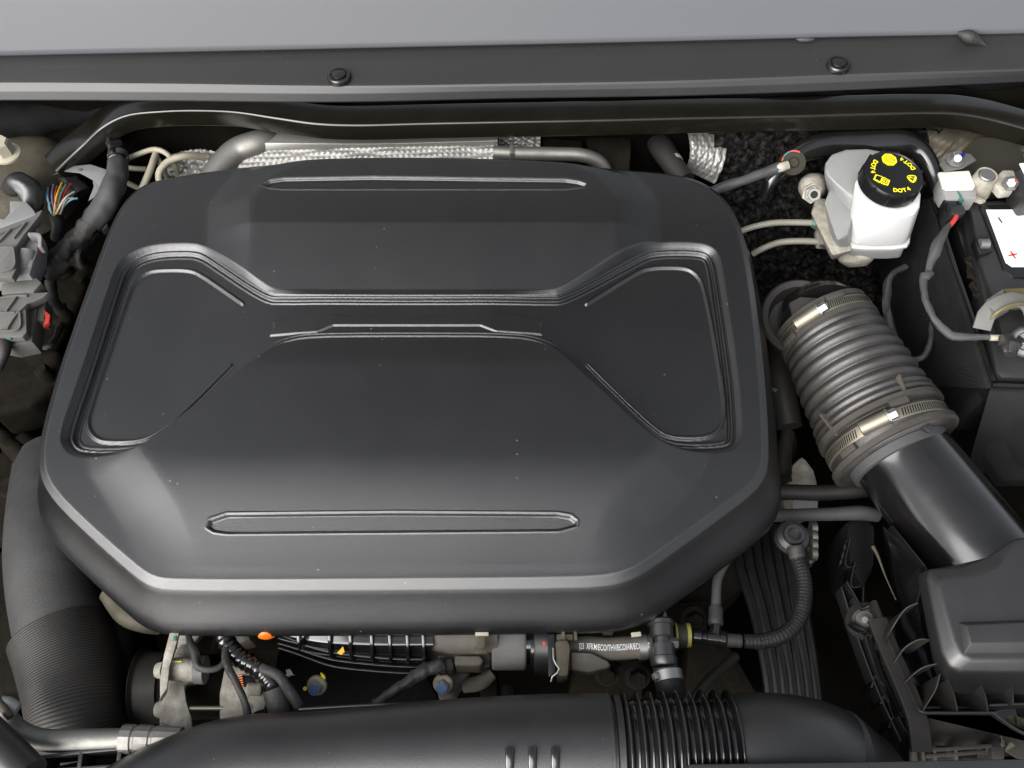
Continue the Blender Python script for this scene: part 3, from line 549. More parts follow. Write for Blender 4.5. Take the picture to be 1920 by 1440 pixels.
loft('cylinder_body', [([(1530, 370), (1560, 375), (1585, 420), (1600, 470), (1560, 480), (1535, 430), (1520, 400)], -.06), ([(1530, 370), (1560, 375), (1585, 420), (1600, 470), (1560, 490), (1535, 440), (1520, 400)], -.10)], 'cast', mc, bev=.005)
tube('cylinder_nose', [(1600, 440, -.085, 36), (1605, 465, -.09, 35), (1607, 487, -.10, 32), (1608, 500, -.105, 16)], 'cast', mc, n=28)
pts = [(1388, 434, -.08, 5.8), (1410, 426, -.075, 5.8), (1450, 418, -.07, 5.8), (1490, 417, -.07, 5.8), (1530, 418, -.07, 5.8)]
bl = tube('brake_pipe', pts, 'greypipe', n=16); tag(bl, 'upper cream brake pipe entering the master cylinder', 'brake pipe', 'brake pipes to the master cylinder')
b2 = tube('brake_pipe', [(1412, 476, -.11, 5.8), (1430, 466, -.10, 5.8), (1460, 455, -.095, 6), (1500, 452, -.09, 6), (1545, 454, -.09, 6)], 'greypipe', n=16); tag(b2, 'lower cream brake pipe entering the master cylinder', 'brake pipe', 'brake pipes to the master cylinder')
for b_, (x, y, z) in ((bl, (1525, 418, -.07)), (b2, (1538, 454, -.09))):
    p = P(x, y, z); lathe('union_nut', p, p+Vector((1, -.05, 0)), [(0, .0065), (.001, .0078), (.007, .0078), (.008, .0068), (.010, .0074), (.013, .0074)], 'zinc', b_, 6, sharp=20)
    lathe('green_ring', p-Vector((.002, 0, 0)), p, [(0, .0055), (.002, .0062)], 'teal', b_, 16)
prism('pipe_block', [(1538, 408), (1575, 408), (1580, 440), (1542, 438)], -.068, .03, 'cast', mc, bev=.003)
cv = thing('check_valve', 'round grey vacuum check valve with red and teal marks left of the reservoir', 'valve', P(1487, 303, -.03))
q = P(1487, 305, -.03); ax = Vector((-.05, -.62, .78)).normalized(); lathe('valve_disc', q, q+ax, [(-.012, .0150), (0, .0150), (.002, .0145), (.002, .0125), (.0012, .012), (.0012, .0065), (.004, .006), (.005, .005)], 'olive', cv, 48)
sd_ = ax.cross(Vector((1, 0, 0))).normalized(); ux = sd_.cross(ax)
def arcstrip(name, a0, a1, m, r0=.0128, r1=.0145, h=.0023):
    V = []; n = 14
    for i in range(n+1):
        a_ = math.radians(a0+(a1-a0)*i/n); dd = ux*math.cos(a_)+sd_*math.sin(a_)
        V += [q+dd*r0+ax*h, q+dd*r1+ax*h, q+dd*r1+ax*(h-.0015), q+dd*r0+ax*(h-.0015)]
    F = []
    for i in range(n): F += [[i*4+j, i*4+(j+1) % 4, i*4+4+(j+1) % 4, i*4+4+j] for j in range(4)]
    F += [[0, 1, 2, 3], [n*4+3, n*4+2, n*4+1, n*4]]
    return mesh(name, V, F, m, cv)
sg = 1 if sd_.y > 0 else -1
arcstrip('red_mark', sg*60, sg*105, 'redpaint'); arcstrip('teal_mark', sg*108, sg*150, 'teal'); arcstrip('red_mark', sg*155, sg*172, 'redpaint')
tube('valve_neck', [(1478, 309, -.026, 8), (1464, 314, -.028, 9), (1458, 316, -.03, 9)], 'cast', cv, n=16)
vh = tube('vacuum_hose', [(1462, 314, -.029, 10.5), (1445, 320, -.033, 10), (1400, 336, -.04, 9), (1360, 350, -.05, 9.5), (1320, 366, -.06, 10)], 'greyrubber', n=18, rmod=crinkle(.2, 60)); tag(vh, 'grey vacuum hose from the check valve to behind the cover', 'vacuum hose')

rv = thing('brake_fluid_reservoir', 'white translucent brake fluid reservoir with black screw cap', 'reservoir', P(1640, 430, -.08))
loft('rear_chamber', [([(1566, 280), (1645, 277), (1672, 300), (1675, 350), (1640, 375), (1600, 372), (1556, 335), (1543, 312)], -.010), ([(1560, 290), (1650, 285), (1680, 310), (1685, 360), (1650, 400), (1604, 395), (1560, 352), (1541, 322)], -.022), ([(1568, 330), (1660, 330), (1690, 350), (1690, 420), (1655, 450), (1604, 450), (1570, 420), (1556, 380)], -.072)], 'milky', rv, bev=.004, segs=3, ch=1)
loft('front_chamber', [([(1604, 328), (1640, 322), (1700, 330), (1728, 352), (1724, 398), (1690, 408), (1640, 404), (1602, 372)], .004), ([(1590, 415), (1640, 400), (1700, 405), (1712, 420), (1704, 455), (1680, 462), (1610, 462), (1588, 452)], -.060)], 'white', rv, bev=.006, segs=3, ch=1)
loft('seam_flange', [([(1578, 400), (1640, 380), (1706, 400), (1708, 450), (1698, 466), (1600, 466), (1580, 458), (1562, 440)], -.062), ([(1578, 404), (1640, 384), (1706, 404), (1708, 454), (1698, 470), (1600, 470), (1580, 462), (1562, 444)], -.067)], 'white', rv, bev=.0018, segs=3, ch=1)
loft('lower_chamber', [([(1580, 410), (1640, 400), (1700, 410), (1698, 462), (1690, 470), (1600, 470), (1578, 462)], -.067), ([(1590, 425), (1640, 415), (1694, 425), (1692, 478), (1684, 486), (1606, 486), (1588, 478)], -.085)], 'milky', rv, bev=.004, segs=3, ch=1)
loft('side_web', [([(1556, 352), (1604, 395), (1590, 440), (1570, 452), (1558, 420), (1545, 380)], -.03), ([(1556, 372), (1604, 415), (1592, 470), (1570, 465), (1556, 440), (1548, 400)], -.068)], 'milky', rv, bev=.004)
rc = P(1677, 325, .028); cax = Vector((.07, -.04, 1)).normalized(); RC = .0335
lathe('cap_skirt', rc-cax*.0185, rc, [(0, RC*1.0), (.001, RC*1.02), (.014, RC*1.0), (.0165, RC*.985), (.0185, RC*.955), (.0185, RC*.90), (.0178, RC*.88), (.0178, .001)], 'capblack', rv, 96)
cu_ = Vector((1, 0, 0)); cu_ = (cu_-cax*cu_.dot(cax)).normalized(); cv_ = cax.cross(cu_)
capobj = bpy.data.objects['cap_skirt']; capobj.name = 'cap'; ORG['cap'] = ORG['cap_skirt']
for k in range(12):
    a_ = 2*math.pi*(k+.35)/12; dd = cu_*math.cos(a_)+cv_*math.sin(a_); p = rc+dd*RC*1.0-cax*.0025
    lathe('grip_rib', p-cax*.0135, p+cax*.0015, [(0, .0014), (.014, .0016), (.0155, .0012)], 'capblack', capobj, 10)
def onCap(v, lift=.0006): return rc+cu_*v[0]+cv_*v[1]+cax*(-.0007+lift+.0005)
def arctext(s, ang, r, flip=False, size=.0072, sp=12.5):
    for i, ch in enumerate(s):
        k = i-(len(s)-1)/2; a_ = math.radians(ang+(k*sp))
        c_ = (r*math.sin(a_), -r*math.cos(a_)) # angle measured from bottom, anticlockwise
        ro = a_
        lettering(ch, size, 'yellow', capobj, lambda v, c_=c_, ro=ro: onCap((c_[0]+v.x*math.cos(ro)-v.y*math.sin(ro), c_[1]+v.x*math.sin(ro)+v.y*math.cos(ro)), .0004+v.z), sx=1.0, bold=.00018)
arctext('DOT4', 10, .0245); arctext('DOT4', 130, .0245); arctext('DOT4', -110, .0245)
def flat(name, poly, m, lift, holes=0):
    n = len(poly); V = [onCap(p, lift) for p in poly]+[onCap(p, lift-.0006) for p in poly]
    F = [list(range(n)), [2*n-1-i for i in range(n)]]+[[i, n+i, n+(i+1) % n, (i+1) % n] for i in range(n)]
    return mesh(name, V, F, m, capobj, smooth=False)
def rotp(poly, c_, a_): a_ = math.radians(a_); return [(c_[0]+x*math.cos(a_)-y*math.sin(a_), c_[1]+x*math.sin(a_)+y*math.cos(a_)) for x, y in poly]
oc_ = (-.002, .0195)
flat('octagon_symbol', rotp([(.0088*math.cos(math.radians(22.5+45*i)), .0088*math.sin(math.radians(22.5+45*i))) for i in range(8)], oc_, 0), 'yellow', .0006)
def ring(name, c_, r, wd, m, lift):
    n = 28; V = []; F = []
    for i in range(n):
        a_ = 2*math.pi*i/n
        V += [onCap((c_[0]+(r-wd)*math.cos(a_), c_[1]+(r-wd)*math.sin(a_)), lift), onCap((c_[0]+r*math.cos(a_), c_[1]+r*math.sin(a_)), lift)]
    F = [[2*i, 2*i+1, (2*i+3) % (2*n), (2*i+2) % (2*n)] for i in range(n)]; return mesh(name, V, F, m, capobj, smooth=False)
ring('disc_symbol', oc_, .0058, .0006, 'capblack', .0009); ring('disc_symbol', oc_, .0037, .0006, 'capblack', .0009); ring('disc_symbol', oc_, .0017, .0005, 'capblack', .0009)
tr = (.0178, -.0055); T0 = [(0, .0078), (-.0078, -.0058), (.0078, -.0058)]
flat('warning_symbol', rotp(chaikin(T0, 2).tolist(), tr, 62), 'yellow', .0006); flat('warning_inner', rotp([(x*.52, y*.52) for x, y in T0], tr, 62), 'capblack', .0009)
flat('exclamation', rotp([(-.0006, .0022), (.0006, .0022), (.0004, -.0010), (-.0004, -.0010)], tr, 62), 'yellow', .0012); flat('exclamation', rotp([(-.0005, -.0015), (.0005, -.0015), (.0005, -.0024), (-.0005, -.0024)], tr, 62), 'yellow', .0012)
bk = (-.0165, -.0105)
flat('book_symbol', rotp([(-.0085, -.0038), (-.0085, .0042), (-.001, .0052), (0, .0042), (.001, .0052), (.0085, .0042), (.0085, -.0038), (.001, -.0050), (0, -.0040), (-.001, -.0050)], bk, -28), 'yellow', .0006)
flat('book_page', rotp([(-.0070, -.0026), (-.0070, .0030), (-.0012, .0038), (-.0012, -.0032)], bk, -28), 'capblack', .0009)
for pg in ([(.0012, -.0032), (.0012, .0038), (.0019, .0037), (.0019, -.0031)], [(.0012, .0032), (.0070, .0026), (.0070, .0030), (.0012, .0038)], [(.0063, -.0028), (.0063, .0030), (.0070, .0030), (.0070, -.0028)], [(.0012, -.0034), (.0070, -.0028), (.0070, -.0022), (.0012, -.0027)]):
    flat('book_frame', rotp(pg, bk, -28), 'capblack', .0009)
lettering('i', .0055, 'capblack', capobj, lambda v: onCap(rotp([(v.x+.0041, v.y+.0002)], bk, -28)[0], .0009+v.z*.3), bold=.0003)

# ================================================================ battery corner
bx = thing('battery_box', 'black fabric covered battery box at the right edge', 'battery box', P(1850, 700, -.2))
loft('left_jacket', [([(1742, 372), (1752, 368), (1868, 722), (1850, 730)], [-.045, -.045, -.035, -.035]), ([(1640, 470), (1760, 470), (1830, 900), (1690, 720)], [-.17, -.14, -.25, -.22])], 'jacket', bx, bev=.002)
loft('front_jacket', [([(1858, 722), (2010, 724), (2010, 738), (1854, 736)], [-.035]*4), ([(1815, 868), (2010, 920), (2010, 930), (1812, 880)], [-.16]*4)], 'jacket', bx, bev=.002)
sweep('rim_bead', [(1749, 372, -.042), (1790, 498, -.038), (1832, 622, -.034), (1862, 716, -.032)], rsec(-.002, -.002, .002, .002, .0009), 'gloss', bx); sweep('rim_bead', [(1860, 722, -.032), (1940, 725, -.032), (2010, 727, -.032)], rsec(-.002, -.002, .002, .002, .0009), 'gloss', bx)
prism('mesh_pad', [(1868, 765), (2000, 770), (2000, 900), (1880, 900), (1845, 850)], [-.068, -.068, -.15, -.15, -.13], .02, 'jacket', bx, bev=.008)
bat = thing('car_battery', 'black car battery with white plus and minus label at the right edge', 'battery', P(1880, 480, -.05))
prism('battery_case', [(1812, 376), (2010, 372), (2010, 712), (1882, 708), (1868, 696)], -.030, .12, 'plastic', bat, bev=.004)
prism('battery_lid', [(1818, 380), (2010, 377), (2010, 600), (1880, 600), (1862, 560), (1836, 480)], -.022, .010, 'plastic', bat, bev=.003)
prism('front_ledge', [(1860, 560), (2010, 556), (2010, 640), (1884, 640)], -.0165, .010, 'plastic', bat, bev=.002)
prism('label_tray', [(1836, 384), (2010, 382), (2010, 520), (1900, 520), (1882, 505)], -.0195, .004, 'gloss', bat, bev=.0012)
lbl = prism('label', [(1849, 393), (2010, 392), (2010, 500), (1898, 500), (1886, 492)], -.0188, .0015, 'label', bat, bev=.0004)
def onLab(cx_, cy_): 
    p0 = P(cx_, cy_, -.0180); return lambda v: p0+Vector((v.x, v.y, v.z*.3))
for (x, y, s_, m_, rr) in ((1875, 413, '−', 'darkprint', 0), (1899, 478, '+', 'redpaint', 0)):
    n = 32; V = []; p0 = P(x, y, -.0184)
    for i in range(n):
        a_ = 2*math.pi*i/n; V += [p0+Vector((.0092*math.cos(a_), .0085*math.sin(a_), 0)), p0+Vector((.0089*math.cos(a_), .0082*math.sin(a_), 0))]
    mesh('mark_circle', V, [[2*i, 2*i+1, (2*i+3) % (2*n), (2*i+2) % (2*n)] for i in range(n)], 'faintprint', lbl, smooth=False)
    if s_ == '+':
        for a_ in (.25, .25+math.pi/2): box('plus_mark', p0+Vector((0, 0, .0004)), (.0110, .0018, .0004), m_, lbl, rot=(0, 0, a_), bev=0)
    else: box('minus_mark', p0+Vector((0, 0, .0004)), (.0018, .0085, .0004), m_, lbl, rot=(0, 0, .25), bev=0)
for k, (x, y) in enumerate(((1912, 412), (1916, 425), (1918, 437))): box('fine_print', P(x, y, -.0184), (.005, .0018, .0003), 'faintprint', lbl, bev=0)
tube('lid_handle_rail', [(1840, 380, -.028, 3), (1862, 440, -.028, 3), (1880, 500, -.026, 3), (1900, 522, -.024, 3), (2000, 524, -.024, 3)], 'gloss', bat, n=10)
prism('side_latch', [(1828, 445), (1852, 440), (1862, 470), (1840, 478)], -.016, .014, 'gloss', bat, bev=.002)
lathe('latch_roller', P(1836, 458, -.016), P(1850, 458, -.016), [(0, .006), (.010, .006)], 'steel', bat, 20)
prism('edge_strip', [(1792, 420), (1806, 418), (1860, 560), (1876, 690), (1862, 700), (1838, 580)], -.044, .04, 'gloss', bat, bev=.003)
dd_ = tag(grid('dirt_deposit', [[P(1806, 480, -.038), P(1832, 480, -.038)], [P(1826, 560, -.038), P(1850, 556, -.038)]], 'darkcast', disp=.004, f=150, nx=20, ny=40), 'gritty brown dirt lying between battery and its box wall', 'dirt')
tm = thing('battery_sensor', 'white square battery current sensor beside the negative clamp', 'battery sensor', P(1790, 350, -.03))
prism('sensor_body', [(1762, 330), (1820, 328), (1832, 354), (1832, 372), (1776, 372), (1764, 352)], -.006, .022, 'milky', tm, bev=.003)
prism('sensor_top', [(1759, 322), (1818, 319), (1830, 348), (1826, 353), (1776, 354), (1768, 350)], -.001, .005, 'whiteplastic', tm, bev=.002, segs=3)
prism('sensor_plate', [(1762, 306), (1792, 285), (1820, 288), (1831, 300), (1806, 314), (1772, 320)], .004, .003, 'alu', tm, bev=.001)
hexbolt(tm, P(1790, 300, .006), (.05, -.05, 1), .0068, 'steel', h=.008); lathe('stud', P(1796, 297, .006), P(1796, 297, .1), [(0, .0048), (.012, .0048), (.014, .004)], 'steel', tm, 20); box('blue_mark', P(1805, 291, .017), (.004, .007, .002), 'darkblue', tm, rot=(0, 0, -.5), bev=.0004)
tc_ = thing('terminal_clamp', 'silver negative terminal clamp with post and nut behind the battery', 'terminal clamp', P(1850, 350, -.03))
q = P(1851, 328, .006); lathe('clamp_ring', q-Vector((0, 0, .028)), q, [(0, .0145), (.012, .014), (.024, .0125), (.028, .0118), (.028, .0098), (.020, .0095)], 'cast', tc_, 40)
lathe('battery_post', q-Vector((0, 0, .02)), q, [(0, .0095), (.020, .0088), (.021, .008)], 'steel', tc_, 32)
prism('clamp_ear', [(1868, 330), (1880, 318), (1902, 318), (1908, 340), (1900, 358), (1878, 360), (1866, 345)], .002, .012, 'cast', tc_, bev=.003)
lathe('clamp_nut', P(1893, 345, .004), P(1899, 341, .020), [(0, .009), (.006, .009), (.0075, .0075), (.010, .005), (.013, .005)], 'steel', tc_, 6, sharp=20); box('red_dot', P(1905, 339, .016), (.003, .003, .003), 'wirered', tc_)
prism('clamp_foot', [(1826, 362), (1850, 376), (1842, 378), (1824, 372)], -.012, .005, 'cast', tc_, bev=.001)
pc = tag(prism('positive_cover', [(1906, 318), (1960, 312), (1990, 372), (1925, 378), (1908, 350)], .006, .03, 'plastic', bev=.003), 'black terminal cover cut by the right edge above the battery', 'terminal cover')
tag(prism('white_sticker', [(1912, 306), (1990, 300), (1990, 322), (1922, 326)], .0085, .002, 'label', bev=.0004), 'white sticker cut by the right edge above the battery', 'sticker')
tag(prism('tower_cap', ell(1862, 300, 60, 46, 40), -.018, .03, 'olive', bev=.004), 'large flat dark olive disc behind the silver terminal clamp', 'strut cap')
sp = thing('sensor_plug', 'small black plug with red wire below the white battery sensor', 'plug', P(1785, 390, -.02))
prism('plug_body', [(1772, 366), (1795, 360), (1806, 382), (1800, 408), (1778, 412), (1768, 385)], -.010, .02, 'gloss', sp, bev=.003)
prism('plug_collar', [(1782, 388), (1806, 384), (1812, 396), (1800, 404), (1784, 400)], -.002, .012, 'plastic', sp, bev=.0015); tube('plug_seal', [(1780, 358, -.012, 4), (1795, 362, -.008, 4), (1803, 378, -.008, 4)], 'teal', sp, n=10)
tube('red_wire', [(1796, 398, -.006, 4.2), (1790, 412, -.004, 4.2), (1780, 424, -.004, 4.2)], 'wirered', sp, n=12); tube('black_wire', [(1790, 398, -.006, 3.2), (1785, 412, -.006, 3.2), (1776, 424, -.006, 3.2)], 'wireblack', sp, n=10)
cb = thing('sensor_cable', 'thin grey taped cable looping down the battery box to the hold down', 'cable', P(1745, 540, -.04))
tube('taped_cable', [(1782, 420, -.004, 4), (1768, 440, -.002, 8), (1756, 465, -.004, 10), (1746, 490, -.01, 8), (1741, 512, -.014, 6)], 'greyrubber', cb, n=16, rmod=crinkle(.3, 60))
tube('taped_cable', [(1733, 520, -.014, 8), (1732, 545, -.014, 6), (1742, 580, -.016, 6.5), (1758, 606, -.018, 7), (1785, 628, -.018, 8), (1815, 632, -.016, 7), (1850, 632, -.014, 5.5), (1885, 634, -.012, 5.5)], 'greyrubber', cb, n=16, rmod=add(crinkle(.3, 70), tapemod(.012, .15)))
tube('knot', [(1727, 518, -.013, 6), (1737, 516, -.012, 9), (1746, 514, -.013, 6)], 'greyrubber', cb, n=14, rmod=crinkle(.5, 120)); tube('cable_sheath', [(1856, 633, -.013, 6), (1888, 634, -.011, 6)], 'cream', cb, n=14)
hl = thing('hold_down_clamp', 'greyish yellow battery hold down hook at the right edge', 'clamp', P(1900, 590, -.02))
loft('hook_top', [([(1849, 562), (1881, 541), (1892, 572), (1862, 592)], .010), ([(1849, 575), (1881, 556), (1892, 584), (1862, 602)], -.004)], 'lever', hl, bev=.001)
loft('hook_side', [([(1882, 541), (2000, 536), (2000, 562), (1893, 572)], .008), ([(1884, 556), (2000, 552), (2000, 575), (1895, 582)], -.006)], 'oldgold', hl, bev=.001)
sweep('hook_bend', [(1854, 620, -.004), (1866, 590, .008), (1895, 574, .016), (1915, 572, .016), (1926, 590, .010), (1926, 620, 0)], rsec(-.016, -.003, .002, .001, .0012), 'lever', hl)
sweep('hook_edge', [(1856, 598, .004), (1870, 584, .014), (1898, 570, .020), (1935, 568, .020)], rsec(-.001, -.002, .002, .001, .0008), 'oldgold', hl)
tube('plug_folds', [(1888, 632, -.006, 12), (1896, 648, -.004, 16), (1892, 664, -.006, 10)], 'tape', hl, n=14, rmod=crinkle(.8, 120)); 
lathe('round_boss', P(1925, 640, -.02), P(1925, 640, .1), [(0, .018), (.008, .017), (.010, .014), (.010, .010), (.004, .009)], 'plastic', hl, 32)
sf = thing('loose_loom', 'thin dusty loom hanging in the shadow left of the battery box', 'cable', P(1670, 560, -.1))
tube('loom', [(1700, 500, -.10, 5), (1672, 515, -.10, 6), (1662, 560, -.11, 8), (1672, 620, -.12, 8), (1700, 672, -.12, 6), (1730, 670, -.11, 5), (1748, 620, -.10, 6), (1745, 590, -.10, 5)], 'tape', sf, n=12, rmod=crinkle(.4, 60))

# ================================================================ intake hose and airbox
zc = -.075
ih = thing('intake_bellows', 'brown dusted black ribbed rubber intake hose right of the engine cover', 'intake hose', P(1600, 700, -.12))
RT = wpts([(1538, 600, zc, 88), (1552, 622, zc, 91), (1572, 655, zc, 98), (1595, 697, zc, 106), (1622, 745, zc, 112), (1640, 778, zc, 113), (1656, 806, zc, 114), (1668, 828, zc, 115), (1682, 850, zc, 114)])
K = catmull(RT, 200); sl = np.concatenate([[0], np.cumsum(np.linalg.norm(np.diff(K[:, :3], axis=0), axis=1))]); LT = sl[-1]
def bell(T, Sx, R):
    f = Sx/LT; w_ = sst(.17, .2, f)*(1-sst(.66, .69, f)); ph = (f-.18)/.49*6.0
    g = -.105*(1-np.abs(np.cos(math.pi*(ph-.5)))**.8)*w_
    g = g+.045*np.exp(-((f-.745)/.018)**2)+.03*np.exp(-((f-.70)/.012)**2)-.05*sst(.76, .78, f)*(1-sst(.83, .85, f))+.02*sst(.85, .87, f)
    return R*g
tube('bellows', RT, 'bellow', ih, n=72, step=.0011, rmod=bell, world=True, sharp=180)
tp_, Nn_, Bn_ = frames(K[:, :3])
def onT(f, a_, dr=0):
    i = min(int(f*199), 199); return Vector(K[i, :3]+(Nn_[i]*math.cos(a_)+Bn_[i]*math.sin(a_))*(K[i, 3]+dr)), Vector(tp_[i]), Vector(Nn_[i]*math.cos(a_)+Bn_[i]*math.sin(a_)), Vector(np.cross(tp_[i], Nn_[i]*math.cos(a_)+Bn_[i]*math.sin(a_)))
def angOf(f, px, py):   # which angle round the hose shows at this pixel
    best = min(range(360), key=lambda k: ((lambda p: ((p-CAMP).dot(Vector((1, 0, 0)))/(p-CAMP).dot(FW)*FPX+960-px)**2+(720-(p-CAMP).dot(UP)/(p-CAMP).dot(FW)*FPX-py)**2+(1e6 if (p-CAMP).dot(onT(f, math.radians(k))[2]) > 0 else 0))(onT(f, math.radians(k))[0])))
    return math.radians(best)
def gusset(f0, f1, px, py):
    a_ = angOf((f0+f1)/2, px, py); V = []
    p0, t0, n0, s0 = onT(f0, a_); p1, t1, n1, s1 = onT(f1, a_)
    th_ = .0015; bm = bmesh.new(); A = [p0-n0*.004, p0+n0*.008, p1+n1*.001, p1-n1*.006]
    v = [bm.verts.new(q_+s0*th_) for q_ in A]+[bm.verts.new(q_-s0*th_) for q_ in A]
    for fc in ((0, 1, 2, 3), (7, 6, 5, 4), (0, 4, 5, 1), (1, 5, 6, 2), (2, 6, 7, 3), (3, 7, 4, 0)): bm.faces.new([v[i] for i in fc])
    from_bm('gusset', bm, 'dustyrubber', ih, .0006)
gusset(.69, .84, 1560, 800); gusset(.69, .82, 1690, 725)
def worm(f, hx, hy, lab, wd=.011):
    t_ = thing('hose_clamp', lab, 'hose clamp', onT(f, 0)[0], 'worm drive clamps on the intake hose')
    i = int(f*199); c0 = Vector(K[i, :3]); ax_ = Vector(tp_[i]); R_ = K[i, 3]*1.0
    n = 96; prof = [(-wd/2, R_*1.012), (-wd/2, R_*1.030), (-wd/2+.001, R_*1.034), (wd/2-.001, R_*1.034), (wd/2, R_*1.030), (wd/2, R_*1.012)]
    lathe('band', c0, c0+ax_, prof, 'zinc', t_, n, sharp=40)
    a0 = angOf(f, hx, hy); p, tt, nn, ss = onT(f, a0, R_*.055)
    # slots in the band: dark slits built as small recessed bars
    bm = bmesh.new()
    for k in list(range(-34, -8))+list(range(9, 34)):
        a_ = a0+k*.042; pp, t1, n1, s1 = onT(f, a_, R_*.034+.0002); t2 = (t1*1.0+s1*.25).normalized(); s2 = n1.cross(t2)
        A = [pp+t2*wd*.36+s2*.0006, pp+t2*wd*.36-s2*.0006, pp-t2*wd*.36-s2*.0006, pp-t2*wd*.36+s2*.0006]
        vs = [bm.verts.new(q_) for q_ in A]+[bm.verts.new(q_-n1*.0008) for q_ in A]; bm.faces.new(vs[:4])
        for j in range(4): bm.faces.new([vs[j], vs[(j+1) % 4], vs[4+(j+1) % 4], vs[4+j]])
    sl_ = from_bm('band_slot', bm, 'wireblack', t_); sl_['kind'] = 'stuff'
    sgn = -1 if (ss.x > 0) else 1      # screw runs left-low to right-high
    dv = ss*(-sgn); base = p-dv*.019
    lathe('screw_housing', base, base+dv, [(0, .0060), (.0008, .0072), (.028, .0072), (.029, .0062)], 'zinc', t_, 28)
    lathe('screw_head', base+dv*.029, base+dv*2, [(0, .0078), (.0018, .0078), (.002, .0058), (.009, .0058), (.0095, .005), (.0095, .003), (.0075, .0028)], 'steel', t_, 6, sharp=20)
    lathe('screw_flange', base+dv*.0285, base+dv*2, [(0, .0085), (.0014, .0085)], 'steel', t_, 28)
    return t_
worm(.085, 1530, 605, 'worm drive clamp at the far upper end of the ribbed intake hose'); worm(.90, 1655, 808, 'worm drive clamp at the near lower end of the ribbed intake hose', .012)
for f, a_s in ((.02, 1.03), (.135, 1.03), (.80, 1.06), (.975, 1.09)):
    i = int(f*199); c0 = Vector(K[i, :3]); R_ = K[i, 3]*a_s; lathe('cuff_ring', c0, c0+Vector(tp_[i]), [(-.0035, R_*.96), (-.003, R_), (.003, R_), (.0035, R_*.96)], 'dustyrubber', ih, 72)
for f, px, py in ((.94, 1600, 850), (.84, 1690, 778), (.13, 1490, 640), (.04, 1570, 578)):
    p, tt, nn, ss = onT(f, angOf(f, px, py), .003); M3 = Matrix((ss, tt, nn)).transposed(); box('cuff_tab', p, (.020, .007, .006), 'dustyrubber', ih, rot=M3.to_euler(), bev=.001)
# upstream elbow
eo = thing('turbo_inlet_elbow', 'black moulded inlet elbow with collar at the top of the ribbed hose', 'inlet elbow', P(1500, 590, -.15))
tube('elbow', [(1548, 616, zc, 86), (1540, 606, zc-.012, 82), (1526, 606, -.13, 74), (1515, 612, -.2, 72)], 'gloss', eo, n=48, step=.003)
c0 = P(1500, 596, -.068); lathe('collar', c0, c0+Vector((-.05, -.30, .95)), [(-.030, .036), (-.012, .041), (-.004, .0445), (.002, .0445), (.0045, .0425), (.003, .036), (-.004, .0335), (-.020, .030), (-.022, .002)], 'rubber', eo, 72)
loft('hood_flap', [([(1478, 568), (1500, 556), (1560, 560), (1610, 552), (1621, 575), (1622, 605), (1560, 590), (1490, 610)], [-.045, -.035, -.03, -.03, -.035, -.045, -.03, -.045]), ([(1478, 575), (1500, 563), (1560, 567), (1610, 559), (1621, 582), (1622, 612), (1560, 600), (1490, 618)], [-.052, -.042, -.037, -.037, -.042, -.052, -.037, -.052])], 'rubber', eo, bev=.002)
# clean pipe into the airbox
ip = thing('airbox', 'black plastic air filter box with round inlet pipe at the lower right', 'air filter box', P(1850, 1200, -.1))
tube('inlet_pipe', [(1672, 832, zc, 92), (1700, 868, zc, 92), (1760, 946, zc+.003, 96), (1815, 1018, zc+.006, 100), (1870, 1090, zc+.008, 104)], 'gloss', ip, n=72)
i = 199; c0 = Vector(K[i, :3]); lathe('pipe_collar', c0, c0+Vector(tp_[i]), [(0, .030), (.001, .0535), (.010, .0525), (.012, .045)], 'greyrubber', ip, 72)
box('collar_tab', P(1738, 802, -.018), (.008, .008, .006), 'plastic', ip, rot=(0, 0, -.6))
lid = [(1742, 1066), (1800, 1062), (1850, 1045), (1900, 1012), (2020, 985), (2020, 1262), (1800, 1262), (1778, 1250), (1765, 1225), (1738, 1085)]
lo = [(1722, 1075), (1790, 1060), (1850, 1050), (1900, 1012), (2020, 985), (2020, 1275), (1798, 1273), (1770, 1262), (1752, 1228), (1722, 1090)]
cxl = (1890, 1150); lin_ = [(x+(24 if x < cxl[0] else 0), y+(20 if y < cxl[1] else -24)) for x, y in lid]
loft('lid_top', [(lin_, [.002]*10), (lid, [-.006, -.006, -.004, 0, 0, -.008, -.008, -.008, -.008, -.006]), (lo, [-.022]*10), ([(x, y+30 if i_ > 4 and i_ < 9 else y) for i_, (x, y) in enumerate(lo)], [-.06]*10)], 'plastic', ip, bev=.004, segs=3)
loft('lid_recess', [([(1812, 1172), (2020, 1164), (2020, 1204), (1820, 1206)], .0085), ([(1794, 1166), (2020, 1158), (2020, 1226), (1806, 1228)], .0010)], 'plastic', ip, bev=.0012)
loft('pipe_saddle', [([(1655, 985), (1740, 1065), (1720, 1130), (1700, 1130), (1672, 1040)], [-.062, -.035, -.04, -.07, -.08]), ([(1655, 985), (1740, 1065), (1750, 1290), (1690, 1180), (1660, 1040)], [-.10, -.10, -.12, -.12, -.12])], 'gloss', ip, bev=.002)
wall('saddle_edge', [(1672, 984, -.045), (1735, 1062, -.028)], .01, .0012, 'gloss', ip)
wall('side_rail', [(1640, 1125, -.075), (1660, 1180, -.066), (1692, 1262, -.058), (1722, 1330, -.052)], .055, .004, 'rubber', ip)
wall('side_rail', [(1588, 1090, -.09), (1620, 1150, -.09), (1650, 1250, -.085), (1690, 1340, -.08)], .035, .002, 'gloss', ip)
sweep('rail_flat', [(1640, 1160, -.068), (1668, 1230, -.062), (1698, 1300, -.056), (1716, 1352, -.055), (1724, 1410, -.06)], rsec(-.012, -.005, .006, 0, .001), 'rubber', ip)
